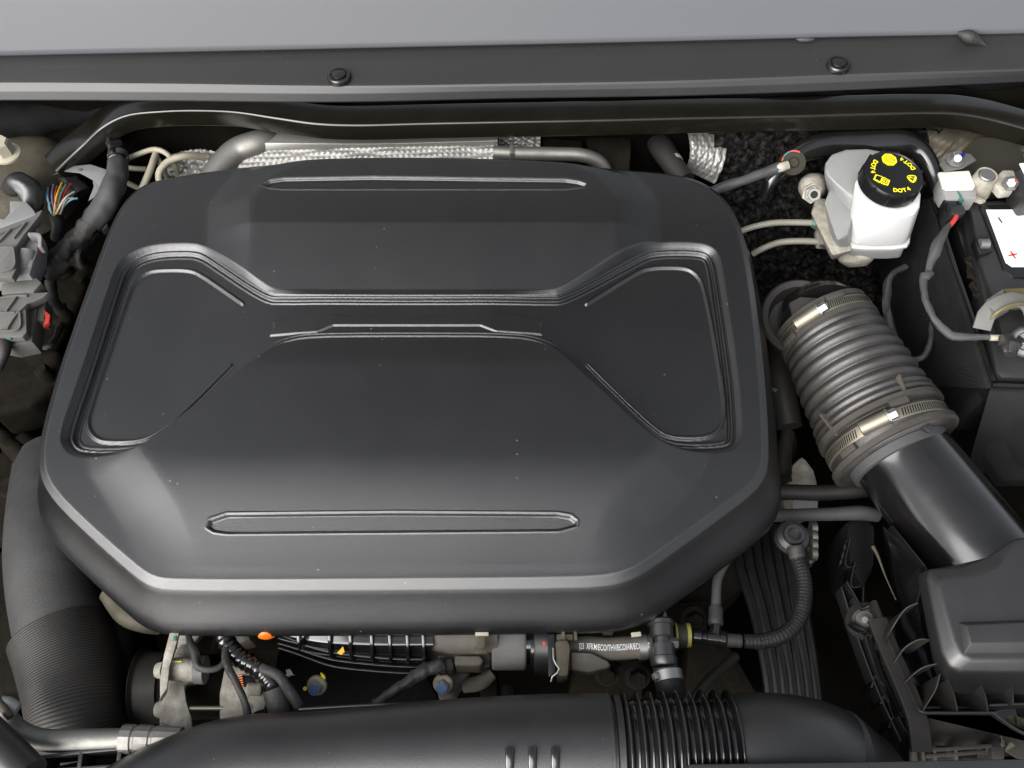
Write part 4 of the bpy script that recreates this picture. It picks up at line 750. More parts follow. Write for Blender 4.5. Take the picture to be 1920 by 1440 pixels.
wall('front_rail', [(1716, 1322, -.052), (1728, 1334, -.05), (1764, 1336, -.05), (1870, 1336, -.05)], .035, .002, 'plastic', ip); wall('front_rail', [(1862, 1336, -.05), (1912, 1370, -.052), (1990, 1400, -.052)], .035, .002, 'plastic', ip)
loft('front_panel', [([(1722, 1338), (1764, 1340), (1868, 1340), (1912, 1374), (1990, 1404), (1990, 1408), (1868, 1345), (1722, 1344)], -.056), ([(1716, 1392), (1764, 1394), (1862, 1394), (1905, 1420), (1990, 1440), (1990, 1446), (1862, 1400), (1716, 1398)], -.100)], 'rubber', ip, bev=.001)
for pts in ([(1660, 1206, -.062), (1672, 1180, -.045), (1700, 1140, -.034), (1722, 1130, -.03)], [(1676, 1244, -.06), (1700, 1212, -.045), (1728, 1198, -.034), (1744, 1200, -.03)], [(1696, 1280, -.055), (1730, 1252, -.04), (1757, 1244, -.034)], [(1731, 1332, -.050), (1755, 1292, -.038), (1763, 1264, -.032)], [(1778, 1272, -.032), (1790, 1305, -.044), (1796, 1334, -.050)], [(1835, 1274, -.032), (1848, 1305, -.044), (1853, 1334, -.050)], [(1893, 1274, -.032), (1900, 1300, -.044), (1899, 1320, -.052)], [(1950, 1280, -.032), (1960, 1330, -.050)]):
    wall('stiffener_rib', pts, .05, .0013, 'rubber', ip)
for k_ in range(7):
    f_ = k_/6; xa, ya = 1600+f_*96, 1120+f_*230
    wall('side_fin', [(xa, ya, -.092), (xa+16, ya+20, -.085), (xa+30, ya+16, -.078)], .03, .0014, 'plastic', ip)
wall('side_fin', [(1578, 1100, -.10), (1600, 1170, -.10), (1640, 1280, -.10), (1690, 1390, -.10)], .02, .0016, 'plastic', ip); wall('side_fin', [(1612, 1150, -.095), (1634, 1230, -.095), (1668, 1310, -.09), (1700, 1372, -.09)], .02, .0014, 'plastic', ip)
wall('inner_rail', [(1738, 1326, -.078), (1850, 1326, -.078)], .004, .0016, 'plastic', ip); wall('inner_rail', [(1735, 1340, -.08), (1705, 1270, -.085), (1680, 1210, -.09)], .004, .0016, 'gloss', ip)
wall('inner_rail', [(1855, 1322, -.06), (2000, 1316, -.06)], .02, .002, 'plastic', ip)
prism('lower_tray', [(1650, 1160), (1722, 1330), (1720, 1430), (2000, 1430), (2000, 1280), (1760, 1270), (1730, 1130)], -.13, .05, 'gloss', ip, bev=.004)
for k, x in enumerate((1730, 1752, 1792, 1852)): wall('grille_bar', [(x, 1398, -.075), (x+4, 1440, -.085)], .02, .003, 'dustyrubber', ip)
wall('grille_bar', [(1718, 1398, -.07), (1740, 1404, -.07), (1860, 1398, -.07)], .004, .003, 'dustyrubber', ip); wall('grille_bar', [(1735, 1418, -.078), (1860, 1408, -.078)], .004, .003, 'dustyrubber', ip); prism('grille_foot', [(1858, 1396), (1885, 1400), (1885, 1428), (1860, 1428)], -.07, .03, 'dustyrubber', ip, bev=.003)
tube('corner_post', [(1716, 1390, -.068, 5), (1712, 1415, -.075, 8), (1716, 1440, -.085, 7)], 'dustyrubber', ip, n=12)
for pts in ([(1594, 1008, -.11), (1588, 1062, -.11), (1610, 1060, -.11)], [(1604, 1050, -.105), (1598, 1100, -.105), (1620, 1098, -.105)], [(1620, 1095, -.1), (1618, 1140, -.1)], [(1634, 1290, -.1), (1660, 1200, -.1)], [(1652, 1320, -.1), (1672, 1250, -.1)], [(1668, 1365, -.1), (1686, 1300, -.1)]):
    wall('side_fin', pts, .03, .0016, 'gloss', ip)
prism('mount_tower', [(1586, 975), (1620, 964), (1645, 985), (1642, 1060), (1620, 1110), (1592, 1060)], -.16, .08, 'wireblack', ip, bev=.01)
ms = thing('airbox_mount', 'shiny grommet bolt seated in the bracket left of the airbox', 'mount', P(1620, 1160, -.1))
lathe('grommet', P(1622, 1165, -.11), P(1622, 1165, 0), [(0, .020), (.015, .018), (.02, .012)], 'rubber', ms, 28); lathe('mount_bolt', P(1622, 1162, -.09), P(1622, 1162, 0), [(0, .0085), (.003, .0085), (.006, .005), (.010, .003)], 'lever', ms, 24)
wall('mount_plate', [(1596, 1165, -.085), (1610, 1176, -.082), (1640, 1188, -.08)], .01, .003, 'gloss', ms)
tag(tube('dry_twig', [(1637, 1025, -.08, 4), (1645, 1040, -.078, 3), (1660, 1080, -.075, 1.6), (1680, 1125, -.07, 1.2)], 'tower', n=8), 'thin straw coloured twig wedged left of the airbox', 'twig')
tag(grid('debris', [[P(1860, 1350, -.075), P(2000, 1345, -.075)], [P(1880, 1395, -.08), P(2000, 1400, -.08)]], 'tower', disp=.012, f=110, nx=60, ny=30), 'sandy dirt and leaf debris caught at the front of the airbox', 'debris'); bpy.data.objects['debris']['kind'] = 'stuff'

# ================================================================ pipes between cover and airbox
tag(tube('coolant_hose', [(1410, 928, -.15, 15), (1460, 923, -.15, 15), (1540, 924, -.15, 15), (1620, 918, -.15, 15), (1680, 905, -.17, 15)], 'rubber', n=20), 'upper black coolant hose crossing from the cover to the intake pipe', 'coolant hose')
tag(tube('rigid_pipe', [(1405, 968, -.13, 12), (1480, 966, -.13, 12), (1560, 964, -.13, 12.5), (1615, 962, -.13, 14), (1645, 966, -.135, 13)], 'greyrubber', n=20), 'lower grey pipe crossing from the cover to below the intake pipe', 'pipe')
tag(prism('white_tag', [(1484, 940), (1534, 938), (1533, 958), (1488, 958)], -.155, .004, 'greyplastic', bev=.0005), 'small pale printed tag behind the two crossing pipes', 'tag')
ec = thing('engine_end_casting', 'pale dirty engine casting seen between cover and intake hose', 'engine casting', P(1500, 880, -.25))
prism('casting_block', [(1478, 905), (1485, 870), (1505, 850), (1528, 880), (1535, 905), (1532, 950), (1490, 950)], -.20, .06, 'cast', ec, bev=.008); prism('casting_block', [(1450, 830), (1480, 805), (1500, 820), (1495, 850), (1455, 870)], -.22, .05, 'darkcast', ec, bev=.008); tube('black_sensor', [(1478, 810, -.2, 12), (1470, 850, -.2, 13), (1468, 900, -.2, 14)], 'rubber', ec, n=16, rmod=ribmod(.01, .2))
prism('casting_block', [(1515, 985), (1532, 985), (1532, 1050), (1518, 1060), (1512, 1020)], -.20, .05, 'alu', ec, bev=.004)
for k in range(4): lathe('sprocket_ring', P(1520, 990+k*16, -.19), P(1534, 990+k*16, -.19), [(0, .008), (.006, .008)], 'alu', ec, 16)
tag(lettering('TER 3YXL3', .006, 'lever', None, lambda v: P(1466, 735, -.16)+Vector((v.x, v.y*.7-v.x*.25, v.z+v.y*.7)), name='hose_print', sx=.8), 'faint white printing in the gap left of the ribbed hose', 'print')
bh = tag(tube('dark_hose', [(1466, 640, -.17, 26), (1466, 720, -.17, 26), (1480, 800, -.18, 24)], 'rubber', n=18), 'dark hose hidden between the cover and the ribbed hose', 'hose')
# sheathed cables
fc = thing('braided_loom', 'flat row of black braided cable sleeves running down right of the cover', 'braided loom', P(1450, 1150, -.16))
braid = lambda amp, k: (lambda T, Sx, R: R*amp*(np.sin(k*T+Sx*900)*np.sin(k*T-Sx*900)))
for i in range(7):
    a0, a1 = 1376+i*16.5, 1438+i*15
    tube('braided_sleeve', [(a0+8, 985+(6-i)*2, -.20, 8.5), (a0+12+2*i, 1060, -.175+.004*(i % 2), 8.8), ((a0+a1)/2+8, 1150, -.165+.004*(i % 2), 9), (a1-2, 1250, -.17, 8.8), (a1+8, 1330, -.19, 8.5)], 'loomblack', fc, n=16, step=.0016, rmod=braid(.14, 4))
bl_ = thing('braided_hose', 'black braided hose looping from the quick connector up to a round cap', 'braided hose', P(1460, 1190, -.1))
tube('braid', [(1395, 1202, -.085, 13), (1430, 1202, -.083, 14), (1470, 1190, -.08, 14.5), (1498, 1160, -.08, 14.5), (1508, 1120, -.08, 14.5), (1506, 1080, -.08, 14), (1495, 1045, -.082, 13.5)], 'loomblack', bl_, n=28, step=.0011, rmod=braid(.10, 6))
tube('crimp', [(1390, 1202, -.085, 12), (1362, 1200, -.085, 12)], 'tape', bl_, n=20, rmod=ribmod(.006, .12)); tube('crimp', [(1496, 1048, -.082, 14), (1491, 1025, -.08, 15)], 'tape', bl_, n=20, rmod=ribmod(.006, .12))
c0 = P(1487, 1005, -.085); lathe('end_cap', c0-Vector((0, 0, .01)), c0, [(0, .017), (.006, .018), (.010, .016), (.012, .011), (.016, .010), (.016, .007), (.010, .006)], 'plastic', bl_, 40)
qc = thing('quick_connector', 'black plastic quick connector with yellow band beside the vent valve', 'connector', P(1320, 1190, -.09))
def lpx(name, x0, y0, x1, y1, z, prof, m, par, n=28, sharp=35):
    a_, b_ = P(x0, y0, z), P(x1, y1, z); k = (b_-a_).length; s_ = sc(a_); return lathe(name, a_, b_, [(t_*k, r_*s_) for t_, r_ in prof], m, par, n, sharp)
lpx('port_body', 1262, 1190, 1296, 1192, -.09, [(0, 20), (.1, 22), (.85, 22), (1, 16)], 'olive', qc); lpx('yellow_band', 1265, 1190, 1268, 1190, -.09, [(0, 22.3), (1, 22.3)], 'dullyellow', qc); lpx('yellow_band', 1286, 1191, 1293, 1191, -.09, [(0, 22.6), (1, 22.6)], 'dullyellow', qc)
lpx('connector_neck', 1296, 1192, 1365, 1200, -.088, [(0, 10), (.05, 14), (.25, 14), (.3, 11), (.4, 11), (.42, 14), (.75, 14), (.76, 17), (.9, 17), (1, 12)], 'gloss', qc)
lpx('connector_stem', 1340, 1190, 1343, 1165, -.085, [(0, 11), (1, 10)], 'gloss', qc)
tp2 = thing('vent_pipe', 'thin grey vent pipe rising from the quick connector past the cover edge', 'pipe', P(1345, 1100, -.09))
tube('pipe', [(1342, 1165, -.085, 11), (1343, 1120, -.085, 9), (1346, 1085, -.085, 9), (1362, 1050, -.086, 9), (1385, 1015, -.09, 9), (1400, 990, -.1, 9)], 'greyrubber', tp2, n=16); tube('ribbed_end', [(1342, 1172, -.085, 13), (1342, 1138, -.085, 12)], 'tape', tp2, n=20, rmod=ribmod(.006, .15))
vv = thing('vent_valve', 'black cylindrical vent valve with silver ring clamp between cover and lower duct', 'valve', P(1250, 1220, -.09))
tube('upper_hose', [(1228, 1128, -.075, 17), (1234, 1150, -.07, 18), (1238, 1168, -.07, 18)], 'gloss', vv, n=24, rmod=crinkle(.12))
lpx('valve_body', 1238, 1162, 1246, 1250, -.065, [(0, 22), (.04, 25), (.12, 25), (.14, 22), (.38, 22), (.4, 15), (.52, 15), (.54, 22), (.80, 22), (.82, 25), (.95, 25), (1, 22)], 'plastic', vv, 40)
lpx('valve_key', 1240, 1205, 1272, 1205, -.063, [(0, 10), (.9, 10), (1, 8)], 'steel', vv, 4)
tube('lower_hose', [(1247, 1248, -.067, 24), (1253, 1280, -.072, 25), (1260, 1310, -.08, 26), (1266, 1340, -.09, 27)], 'rubber', vv, n=32)
lpx('ring_clamp', 1251, 1258, 1255, 1278, -.068, [(0, 25), (.03, 27), (.97, 27), (1, 25)], 'steel', vv, 40); box('clamp_ear', P(1230, 1268, -.06), (.006, .006, .006), 'steel', vv, rot=(0, .5, .3))

# ================================================================ engine front below the cover
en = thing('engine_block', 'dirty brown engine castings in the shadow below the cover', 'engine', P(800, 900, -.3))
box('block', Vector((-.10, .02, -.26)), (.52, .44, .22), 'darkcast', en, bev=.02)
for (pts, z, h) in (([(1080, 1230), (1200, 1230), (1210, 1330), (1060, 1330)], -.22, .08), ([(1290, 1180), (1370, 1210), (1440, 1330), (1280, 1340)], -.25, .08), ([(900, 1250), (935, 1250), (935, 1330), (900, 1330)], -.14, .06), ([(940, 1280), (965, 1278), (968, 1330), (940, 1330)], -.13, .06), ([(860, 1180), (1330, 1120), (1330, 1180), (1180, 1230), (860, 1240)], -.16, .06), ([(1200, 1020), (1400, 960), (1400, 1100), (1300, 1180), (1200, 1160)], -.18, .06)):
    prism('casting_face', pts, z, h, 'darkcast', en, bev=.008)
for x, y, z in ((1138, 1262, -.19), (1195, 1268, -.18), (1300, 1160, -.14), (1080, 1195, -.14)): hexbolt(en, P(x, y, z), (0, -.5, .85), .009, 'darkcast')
tube('dark_lead', [(1380, 1230, -.16, 9), (1330, 1275, -.15, 10), (1285, 1330, -.15, 10)], 'rubber', en, n=12)
im = thing('intake_manifold', 'glossy black ribbed intake manifold just below the cover', 'intake manifold', P(660, 1220, -.12))
grid('manifold_shell', [[P(520, 1160, -.07), P(600, 1160, -.06), P(700, 1160, -.06), P(812, 1160, -.06)], [P(522, 1190, -.075), P(600, 1205, -.066), P(700, 1210, -.064), P(812, 1210, -.064)], [P(522, 1205, -.09), P(590, 1222, -.085), P(690, 1238, -.085), P(798, 1242, -.085)], [P(525, 1212, -.10), P(600, 1234, -.10), P(700, 1246, -.10), P(798, 1250, -.10)], [P(525, 1225, -.16), P(600, 1250, -.16), P(700, 1262, -.16), P(798, 1266, -.16)]], 'gloss', im, ny=60)
for x, b_ in ((560, 1216), (618, 1230), (657, 1234), (697, 1238), (731, 1240), (764, 1242), (794, 1243)): sweep('runner_rib', [(x-2, 1158, -.055), (x, 1200, -.060), (x+1, b_-8, -.072), (x+2, b_, -.084)], rsec(-.0016, -.006, .0016, .0015, .0008), 'gloss', im)
for dy, z in ((0, -.078), (14, -.092), (26, -.098)): sweep('flange_bead', [(522, 1196+dy*.7, z), (560, 1206+dy*.8, z), (620, 1222+dy, z), (700, 1232+dy, z), (760, 1236+dy, z), (798, 1236+dy, z)], rsec(-.001, -.003, .001, .001, .0005), 'gloss', im)
tag(prism('leaf_scrap', [(632, 1224), (643, 1212), (646, 1222), (640, 1228)], -.066, .001, 'wireyellow', bev=0), 'tiny dry leaf scrap on the black intake manifold', 'leaf')
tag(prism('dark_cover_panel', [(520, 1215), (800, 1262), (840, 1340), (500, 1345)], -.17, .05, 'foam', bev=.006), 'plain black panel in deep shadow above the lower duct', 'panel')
tag(lathe('dipstick_handle', P(500, 1166, -.056), P(500, 1174, -.056), [(0, .006), (.003, .0088), (.010, .0090), (.014, .0075), (.0155, .004)], 'orange', n=28), 'bright orange dipstick handle peeking out under the cover edge', 'dipstick')
for x, y, z, lab in ((593, 1287, -.10, 'blue marked flange bolt on the black panel left of the engine front'), (830, 1284, -.10, 'blue marked flange bolt below the dusty coolant housing')):
    t_ = thing('flange_bolt', lab, 'bolt', P(x, y, z), 'blue marked bolts below the cover'); ax = Vector((-.08, -.62, .78)).normalized(); p = P(x, y, z)
    lathe('bolt_flange', p-ax*.004, p, [(0, .0095), (.003, .0095), (.0045, .008)], 'cream', t_, 28); lathe('bolt_hex', p, p+ax, [(0, .0066), (.006, .0066), (.0066, .006)], 'cast', t_, 6, sharp=20); lathe('blue_paint', p+ax*.0062, p+ax, [(0, .0056), (.0016, .0056), (.0018, .005), (.0012, .002)], 'bluepaint', t_, 20)
tag(tube('yellow_clip', [(602, 1262, -.095, 1.5), (606, 1268, -.094, 3.5), (609, 1273, -.095, 2)], 'yellow', n=8), 'small yellow clip above the left blue marked bolt', 'clip')
tag(lathe('yellow_plug', P(572, 1291, -.1), P(572, 1291, 0), [(0, .002), (.002, .002)], 'yellow', n=12), 'tiny yellow plug left of the left blue marked bolt', 'plug')
tag(grid('paper_scrap', [[P(536, 1256, -.11), P(545, 1254, -.105)], [P(538, 1267, -.11), P(551, 1267, -.105)]], 'print', disp=.003, f=300, nx=8, ny=8), 'crumpled pale paper scrap on the black panel', 'scrap')
# coolant outlet group
ch = tag(tube('water_hose', [(768, 1160, -.085, 22), (790, 1184, -.08, 26), (840, 1196, -.078, 28), (880, 1198, -.078, 28), (930, 1194, -.08, 28)], 'dustyhose', n=32, step=.003), 'dusty brown rubber hose curving left of the grey sleeve', 'coolant hose')
hc = thing('wire_hose_clip', 'rusty spring clip standing on the dusty brown hose', 'hose clip', P(903, 1200, -.06)); wall('clip_leg', [(903, 1168, -.055), (903, 1216, -.052)], .004, .006, 'tower', hc); wall('clip_bar', [(891, 1188, -.048), (916, 1188, -.048)], .004, .003, 'cream', hc); wall('clip_foot', [(889, 1219, -.054), (914, 1219, -.054)], .005, .006, 'tower', hc)
co = thing('coolant_outlet', 'large dusty grey round sleeve and black collar in front of the cover', 'coolant outlet', P(960, 1215, -.08))
def drum(name, x0, x1, yc, r, z, m, par, e=3, n=56):
    return lpx(name, x0, yc, x1, yc, z, [(0, r-e), (.03, r-1), (.08, r), (.92, r), (.97, r-1), (1, r-e)], m, par, n)
drum('grey_sleeve', 923, 986, 1208, 47, -.095, 'sleeve', co); drum('neck', 984, 1003, 1206, 38, -.095, 'gloss', co); drum('black_collar', 1000, 1027, 1208, 56, -.098, 'plastic', co, 2); drum('thin_flange', 994, 1003, 1210, 53, -.098, 'gloss', co, 1)
loft('latch_body', [([(1026, 1190), (1040, 1186), (1042, 1262), (1028, 1270)], -.048), ([(1026, 1200), (1040, 1196), (1042, 1276), (1026, 1280)], -.08)], 'gloss', co, bev=.002)
prism('shoe', [(1040, 1200), (1066, 1198), (1070, 1215), (1066, 1268), (1046, 1268)], -.046, .03, 'tower', co, bev=.004)
tube('wire_spring', [(1037, 1215, -.040, 1.6), (1039, 1240, -.040, 1.8), (1048, 1252, -.040, 1.8), (1049, 1258, -.041, 1.8), (1036, 1268, -.043, 1.8), (1033, 1278, -.046, 1.8)], 'steel', co, n=8)
prism('red_dab', [(1017, 1202), (1022, 1203), (1024, 1208), (1020, 1212)], -.0525, .0025, 'redpaint', co, bev=.0003)
for x0, y0, x1, y1 in ((1055, 1176, 1080, 1174), (1055, 1176, 1058, 1200), (1078, 1174, 1080, 1200)): wall('spring_clip', [(x0, y0, -.05), (x1, y1, -.05)], .004, .003, 'tower', co)
prism('clip_block', [(1042, 1188), (1075, 1188), (1076, 1200), (1042, 1202)], -.052, .01, 'tower', co, bev=.002)
tag(prism('small_bracket', [(1128, 1172), (1152, 1172), (1150, 1192), (1130, 1192)], -.08, .01, 'tower', bev=.002), 'small rusty bracket under the cover edge above the printed hose', 'bracket')
ph = thing('printed_hose', 'dusty coolant hose with white printed lettering and silver end clamp', 'coolant hose', P(1140, 1215, -.08))
PH = wpts([(1066, 1214, -.080, 20), (1100, 1213, -.078, 21), (1140, 1216, -.076, 21), (1180, 1214, -.075, 21.5), (1222, 1211, -.075, 21)])
tube('hose', PH, 'dustyhose', ph, n=36, step=.003, world=True); PK = catmull(PH, 100); pT, pN, pB = frames(PK[:, :3]); pl = np.concatenate([[0], np.cumsum(np.linalg.norm(np.diff(PK[:, :3], axis=0), axis=1))])
def onHose(s0, a0):
    def f(v):
        s_ = s0+v.x; i = int(np.clip(np.searchsorted(pl, s_), 1, 99)); c_ = Vector(PK[i, :3]); c_ = c_+Vector(pT[i])*(s_-pl[i]); n_ = Vector(pN[i]); b_ = Vector(pB[i]); r_ = PK[i, 3]; a_ = a0+v.y/r_*(1 if b_.y > 0 else -1)
        return c_+(n_*math.cos(a_)+b_*math.sin(a_))*(r_+.0004+v.z)
    return f
sb = 1 if pB[50][1] < 0 else -1
lettering('J23  XFKM/ECO/THV/ECO/AR/ECOX 20', .0075, 'print', ph, onHose(pl[-1]*.545, sb*.20), sx=.50, bold=.0001)
loft('branch_boot', [([(1070, 1222), (1110, 1225), (1140, 1240), (1146, 1246), (1140, 1252), (1105, 1260), (1072, 1256)], [-.062, -.06, -.068, -.075, -.075, -.07, -.065]), ([(1070, 1230), (1110, 1233), (1140, 1246), (1146, 1252), (1140, 1258), (1105, 1270), (1072, 1266)], [-.09]*7)], 'dustyhose', ph, bev=.005, segs=4)
lpx('end_clamp', 1196, 1213, 1212, 1212, -.075, [(0, 22), (.03, 23.4), (.97, 23.4), (1, 22)], 'steel', ph, 40); wall('clamp_tail', [(1184, 1190, -.054), (1202, 1188, -.054)], .003, .004, 'cream', ph); lpx('hose_cuff', 1212, 1212, 1222, 1211, -.075, [(0, 22), (.9, 22.5), (1, 20)], 'greyrubber', ph, 36)
mt_ = thing('thermostat_housing', 'dusty brown cast housing and loom left of the grey sleeve', 'housing', P(860, 1240, -.1))
for pts, z, h in (([(798, 1212), (922, 1216), (922, 1240), (800, 1242)], -.095, .05), ([(852, 1228), (900, 1228), (908, 1238), (900, 1248), (852, 1248)], -.078, .03), ([(822, 1232), (850, 1230), (852, 1256), (824, 1258)], -.085, .03), ([(838, 1255), (885, 1258), (860, 1280), (850, 1306), (820, 1306), (818, 1270)], -.115, .04)):
    prism('housing_block', pts, z, h, 'dustyhose', mt_, bev=.006, segs=3)
wall('strap', [(827, 1230, -.076), (829, 1262, -.08)], .01, .006, 'rubber', mt_)
tube('curved_lug', [(870, 1285, -.13, 14), (900, 1280, -.125, 14), (925, 1262, -.12, 10)], 'dustyhose', mt_, n=16)
tag(tube('spiral_loom', [(700, 1320, -.08, 8), (735, 1298, -.078, 10), (770, 1275, -.076, 11), (805, 1254, -.076, 14), (830, 1246, -.078, 14)], 'tape', n=20, rmod=add(tapemod(.014, .25), crinkle(.2, 60)), step=.002), 'spiral taped loom slanting up from the lower duct to the housing', 'wiring loom')
# conduit left
cd = thing('corrugated_conduit', 'shiny black corrugated conduit bending down past the alternator', 'conduit', P(470, 1250, -.07))
tube('conduit', [(418, 1166, -.07, 17), (424, 1200, -.066, 18), (445, 1230, -.062, 18), (480, 1252, -.06, 18.5), (510, 1280, -.062, 18), (525, 1312, -.068, 18), (528, 1345, -.08, 18)], 'gloss', cd, n=28, step=.0012, rmod=add(ribmod(.0058, -.16), crinkle(.08, 40)))
tube('side_branch', [(490, 1252, -.055, 9), (515, 1262, -.052, 10), (540, 1290, -.052, 10), (560, 1325, -.06, 9)], 'tape', cd, n=16, rmod=crinkle(.3, 60)); tube('tape_wrap', [(515, 1290, -.06, 22), (525, 1325, -.066, 24), (528, 1350, -.075, 24)], 'tape', cd, n=20, rmod=crinkle(.1, 60))
tag(tube('taped_lead', [(352, 1160, -.06, 5), (354, 1195, -.058, 6), (365, 1225, -.055, 8), (372, 1250, -.055, 7), (392, 1256, -.055, 6), (415, 1248, -.056, 5), (424, 1225, -.058, 5), (420, 1190, -.06, 5)], 'tape', n=14, rmod=crinkle(.4, 80)), 'thin taped lead looping in front of the alternator', 'cable')
tag(tube('taped_lead', [(424, 1215, -.057, 6), (424, 1240, -.052, 8), (440, 1275, -.05, 6.5), (458, 1312, -.055, 7), (466, 1345, -.06, 7)], 'tape', n=14, rmod=crinkle(.3, 80)), 'taped lead hanging straight down over the alternator', 'cable')
# alternator
al = thing('alternator', 'pale cast alloy alternator with bracket and through bolt at lower left', 'alternator', P(390, 1290, -.12))
lpx('pulley_drum', 262, 1290, 312, 1288, -.14, [(0, 60), (.04, 72), (.1, 76), (.14, 70), (.2, 66), (1, 64)], 'rubber', al, 56); lpx('rotor_case', 300, 1290, 470, 1285, -.14, [(0, 58), (1, 58)], 'darkcast', al, 48)
loft('front_housing', [([(312, 1236), (340, 1206), (358, 1208), (372, 1232), (372, 1275), (346, 1282), (350, 1315), (360, 1345), (362, 1375), (330, 1375), (318, 1362), (300, 1355), (298, 1320), (305, 1280)], -.075), ([(312, 1246), (340, 1216), (358, 1218), (372, 1242), (372, 1285), (346, 1292), (350, 1325), (360, 1355), (362, 1385), (330, 1385), (318, 1372), (300, 1365), (298, 1330), (305, 1290)], -.105)], 'cast', al, bev=.004)
tube('mount_lug', [(318, 1255, -.07, 20), (345, 1255, -.068, 22), (372, 1258, -.07, 20)], 'cast', al, n=28); lpx('lug_bush', 368, 1256, 386, 1256, -.07, [(0, 26), (1, 26)], 'lever', al, 32)
lpx('lug_bolt', 292, 1257, 306, 1257, -.07, [(0, 12), (.4, 15), (.6, 15), (1, 17)], 'cast', al, 24); lpx('lug_bolt', 292, 1330, 306, 1330, -.085, [(0, 12), (.5, 16), (1, 17)], 'cast', al, 24)
loft('tension_arm', [([(322, 1172), (340, 1172), (330, 1210), (318, 1250), (314, 1290), (300, 1310), (300, 1270), (308, 1225)], -.050), ([(322, 1182), (340, 1182), (330, 1220), (318, 1260), (314, 1300), (300, 1320), (300, 1280), (308, 1235)], -.065)], 'cast', al, bev=.002)
loft('upper_bracket', [([(342, 1165), (395, 1165), (362, 1210), (330, 1226), (335, 1195)], -.09), ([(342, 1175), (395, 1175), (362, 1220), (330, 1236), (335, 1205)], -.11)], 'cast', al, bev=.003)
lpx('through_bolt', 356, 1328, 420, 1328, -.080, [(0, 4.5), (1, 4.5)], 'zinc', al, 16)
loft('rear_housing', [([(424, 1238), (440, 1248), (470, 1255), (485, 1262), (495, 1290), (500, 1300), (498, 1330), (478, 1335), (470, 1350), (412, 1352), (412, 1300)], -.078), ([(424, 1248), (440, 1258), (470, 1265), (485, 1272), (495, 1300), (500, 1310), (498, 1340), (478, 1345), (470, 1360), (412, 1362), (412, 1310)], -.11)], 'cast', al, bev=.004)
prism('vent_opening', [(446, 1266), (476, 1266), (478, 1288), (446, 1288)], -.0765, .002, 'wireblack', al, bev=.001)
for k in range(6): lathe('winding', P(447+k*.6, 1268+k*4.2, -.0745), P(455+k*.6, 1266+k*4.2, -.0745), [(0, .0008), (.0035, .0008)], 'copper', al, 8)
lpx('rear_boss', 464, 1292, 492, 1292, -.072, [(0, 10), (.1, 12), (.9, 12), (1, 10)], 'cast', al, 24); lathe('terminal_stud', P(467, 1326, -.066), P(467, 1326, 0), [(0, .0035), (.004, .003)], 'whiteplastic', al, 16)
wall('yellow_mark', [(320, 1240, -.058), (340, 1240, -.058)], .002, .001, 'yellow', al); wall('green_mark', [(324, 1197, -.0485), (330, 1197, -.0485)], .002, .004, 'teal', al)
prism('rust_block', [(398, 1190), (420, 1190), (420, 1226), (392, 1226)], -.13, .04, 'brown', al, bev=.004)
prism('mid_lug', [(432, 1170), (462, 1172), (470, 1200), (448, 1206), (436, 1190)], -.10, .03, 'cast', al, bev=.004)
# water pump snout behind left
tag(tube('pump_neck', [(205, 1110, -.10, 20), (240, 1150, -.10, 24), (275, 1165, -.10, 22), (300, 1172, -.11, 18)], 'tower', n=24), 'dusty tan cast neck just under the lower left edge of the cover', 'casting')
# large hose lower left
bgz = -.12
th_ = thing('turbo_hose', 'very wide grey rubber hose with finely ribbed lower half at lower left', 'intercooler hose', P(120, 1150, -.2))
tube('smooth_hose', [(110, 880, bgz-.06, 78), (100, 960, bgz-.02, 80), (95, 1040, bgz, 80), (103, 1110, bgz, 82), (118, 1180, bgz, 84), (126, 1215, bgz, 82)], 'softgrey', th_, n=56)
tube('ribbed_boot', [(112, 1186, bgz, 90), (126, 1230, bgz, 90), (138, 1290, bgz, 88), (145, 1350, bgz, 86), (150, 1420, bgz-.01, 86)], 'rubber', th_, n=56, step=.0006, rmod=ribmod(.0024, .018), sharp=180)
tag(tube('side_hose', [(185, 1100, -.16, 30), (205, 1180, -.16, 38), (215, 1250, -.17, 34), (205, 1330, -.19, 30)], 'dustyrubber', n=24), 'dim tapered rubber duct standing right of the wide ribbed hose', 'duct')
ac = thing('air_conditioning_pipe', 'shiny aluminium pipe with crimped sleeve crossing the lower left corner', 'metal pipe', P(120, 1385, -.05))
tube('pipe', [(-30, 1290, -.045, 22), (0, 1335, -.042, 22), (30, 1370, -.04, 22), (75, 1387, -.04, 21), (150, 1388, -.04, 21), (235, 1386, -.04, 20)], 'alu', ac, n=32)
lpx('crimp_sleeve', 228, 1386, 340, 1388, -.04, [(0, 21), (.02, 27), (.20, 27), (.22, 24.5), (.26, 24.5), (.28, 27), (.5, 26), (.52, 24), (.56, 24), (.58, 26), (.8, 25), (1, 24)], 'alu', ac, 14, 20)
tube('end_fitting', [(-10, 1320, -.03, 16), (15, 1325, -.028, 18), (32, 1332, -.03, 14)], 'milky', ac, n=16); tube('fitting_clip', [(-5, 1310, -.025, 8), (8, 1330, -.02, 8), (20, 1345, -.02, 7)], 'tower', ac, n=10)
tag(tube('corner_hose', [(-40, 1370, -.01, 40), (0, 1410, -.01, 42), (50, 1460, -.01, 42)], 'plastic', n=32), 'smooth dark hose cutting across the bottom left corner', 'hose')
gr = thing('front_slotted_panel', 'black slotted plastic panel edge at the bottom left', 'panel', P(180, 1430, -.04))
wall('slot_rail', [(70, 1420, -.035), (150, 1410, -.035), (285, 1398, -.035)], .03, .003, 'plastic', gr); wall('slot_rail', [(70, 1446, -.035), (290, 1432, -.035)], .03, .003, 'plastic', gr)
for x in (82, 152, 225): wall('slot_divider', [(x, 1418-(x-82)*.12, -.035), (x-6, 1450, -.035)], .03, .0035, 'plastic', gr)
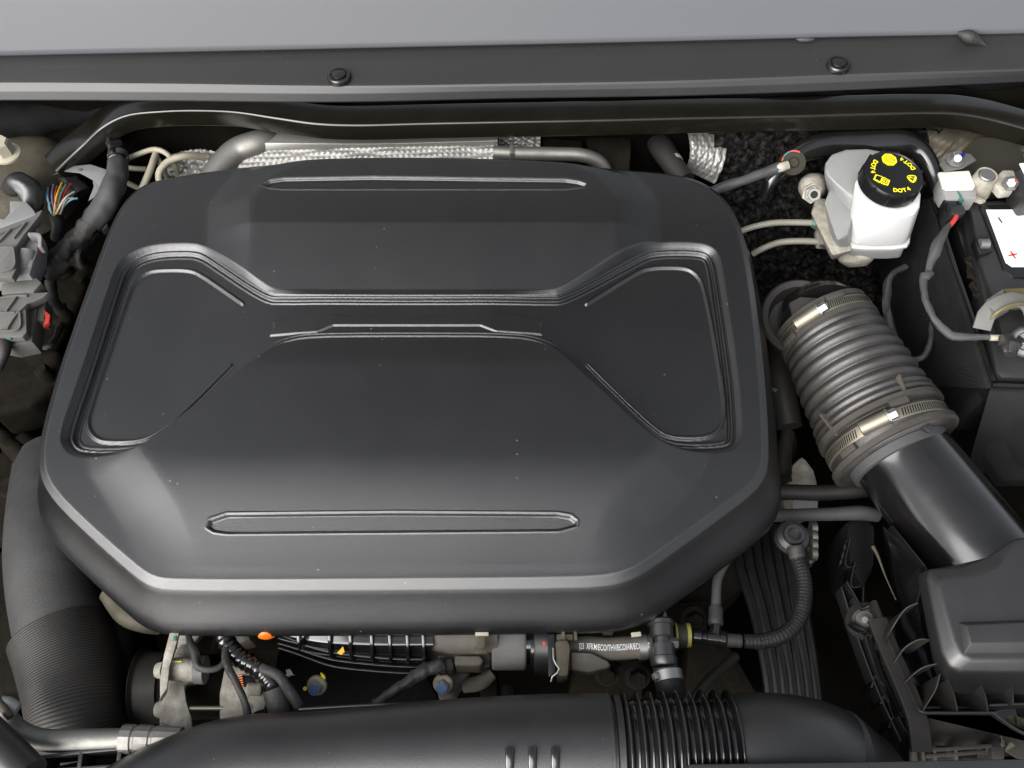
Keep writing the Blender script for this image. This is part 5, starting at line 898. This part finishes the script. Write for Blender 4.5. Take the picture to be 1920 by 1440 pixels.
# ================================================================ air duct along the bottom
ad = thing('lower_air_duct', 'large matte black air duct with ribbed flexible section along the bottom', 'air duct', P(800, 1420, -.08))
dz = -.045
tube('duct_body', [(150, 1620, dz-.02, 125), (240, 1545, dz-.01, 112), (330, 1492, dz, 106), (430, 1455, dz, 104), (600, 1441, dz, 103), (800, 1428, dz, 108), (1000, 1420, dz, 112), (1140, 1417, dz, 112)], 'plastic', ad, n=80, step=.004)
cA = P(1050, 1419, dz); lathe('seam_ring', cA, cA+Vector((1, 0, 0)), [(-.002, .0475), (-.0012, .0502), (.0012, .0502), (.002, .0475)], 'plastic', ad, 80)
FX = wpts([(1138, 1417, dz, 100), (1165, 1417, dz, 100), (1260, 1416, dz, 101), (1365, 1416, dz, 102), (1385, 1416, dz, 103)]); per = (P(1200, 1417, dz)-P(1175.3, 1417, dz)).length
x0_ = (P(1172, 1417, dz)-P(1138, 1417, dz)).length
tube('flexible_section', FX, 'gloss', ad, n=80, step=.0007, world=True, sharp=180, rmod=lambda T, Sx, R: R*.15*np.exp(-(((Sx-x0_+per/2) % per-per/2)/.0024)**2)*(Sx > x0_-per*.5)*(Sx < x0_+per*8.5))
lathe('joint_lip', P(1136, 1417, dz), P(1200, 1417, dz), [(0, .0505), (.0005, .0515), (.003, .0515), (.0035, .046), (.006, .046), (.007, .0500), (.012, .0500), (.013, .046)], 'plastic', ad, 80)
tube('duct_end', [(1372, 1416, dz, 108), (1400, 1416, dz, 111), (1460, 1417, dz, 112), (1520, 1422, dz-.003, 108), (1560, 1432, dz-.012, 100), (1585, 1450, dz-.03, 92)], 'plastic', ad, n=72)
cA = P(1568, 1440, dz-.014); lathe('end_band', cA, cA+Vector((.93, -.15, -.30)), [(-.006, .047), (-.005, .0495), (.003, .0490), (.004, .046)], 'greyrubber', ad, 72)
tube('end_boot', [(1575, 1445, dz-.02, 92), (1605, 1460, dz-.04, 92), (1620, 1490, dz-.08, 90)], 'rubber', ad, n=48)
for x in (955, 998, 1041):
    c_ = P(x, 1410, dz+.050); a0_ = math.radians(0)
    sweep('grip_groove', [(x, 1470, dz+.040), (x, 1440, dz+.0505), (x, 1415, dz+.0545), (x, 1402, dz+.0535)], rsec(-.0035, -.010, .0035, .0012, .0018), 'gloss', ad, step=.003)
tube('top_seam', [(560, 1330, dz+.012, 3), (700, 1322, dz+.012, 3), (760, 1320, dz+.012, 3)], 'plastic', ad, n=8)
tag(prism('front_crossmember', [(1290, 1432), (1600, 1428), (1990, 1421), (1990, 1500), (1290, 1500)], .035, .06, 'plastic', bev=.003), 'smooth dark grey front crossmember along the bottom right edge', 'crossmember')
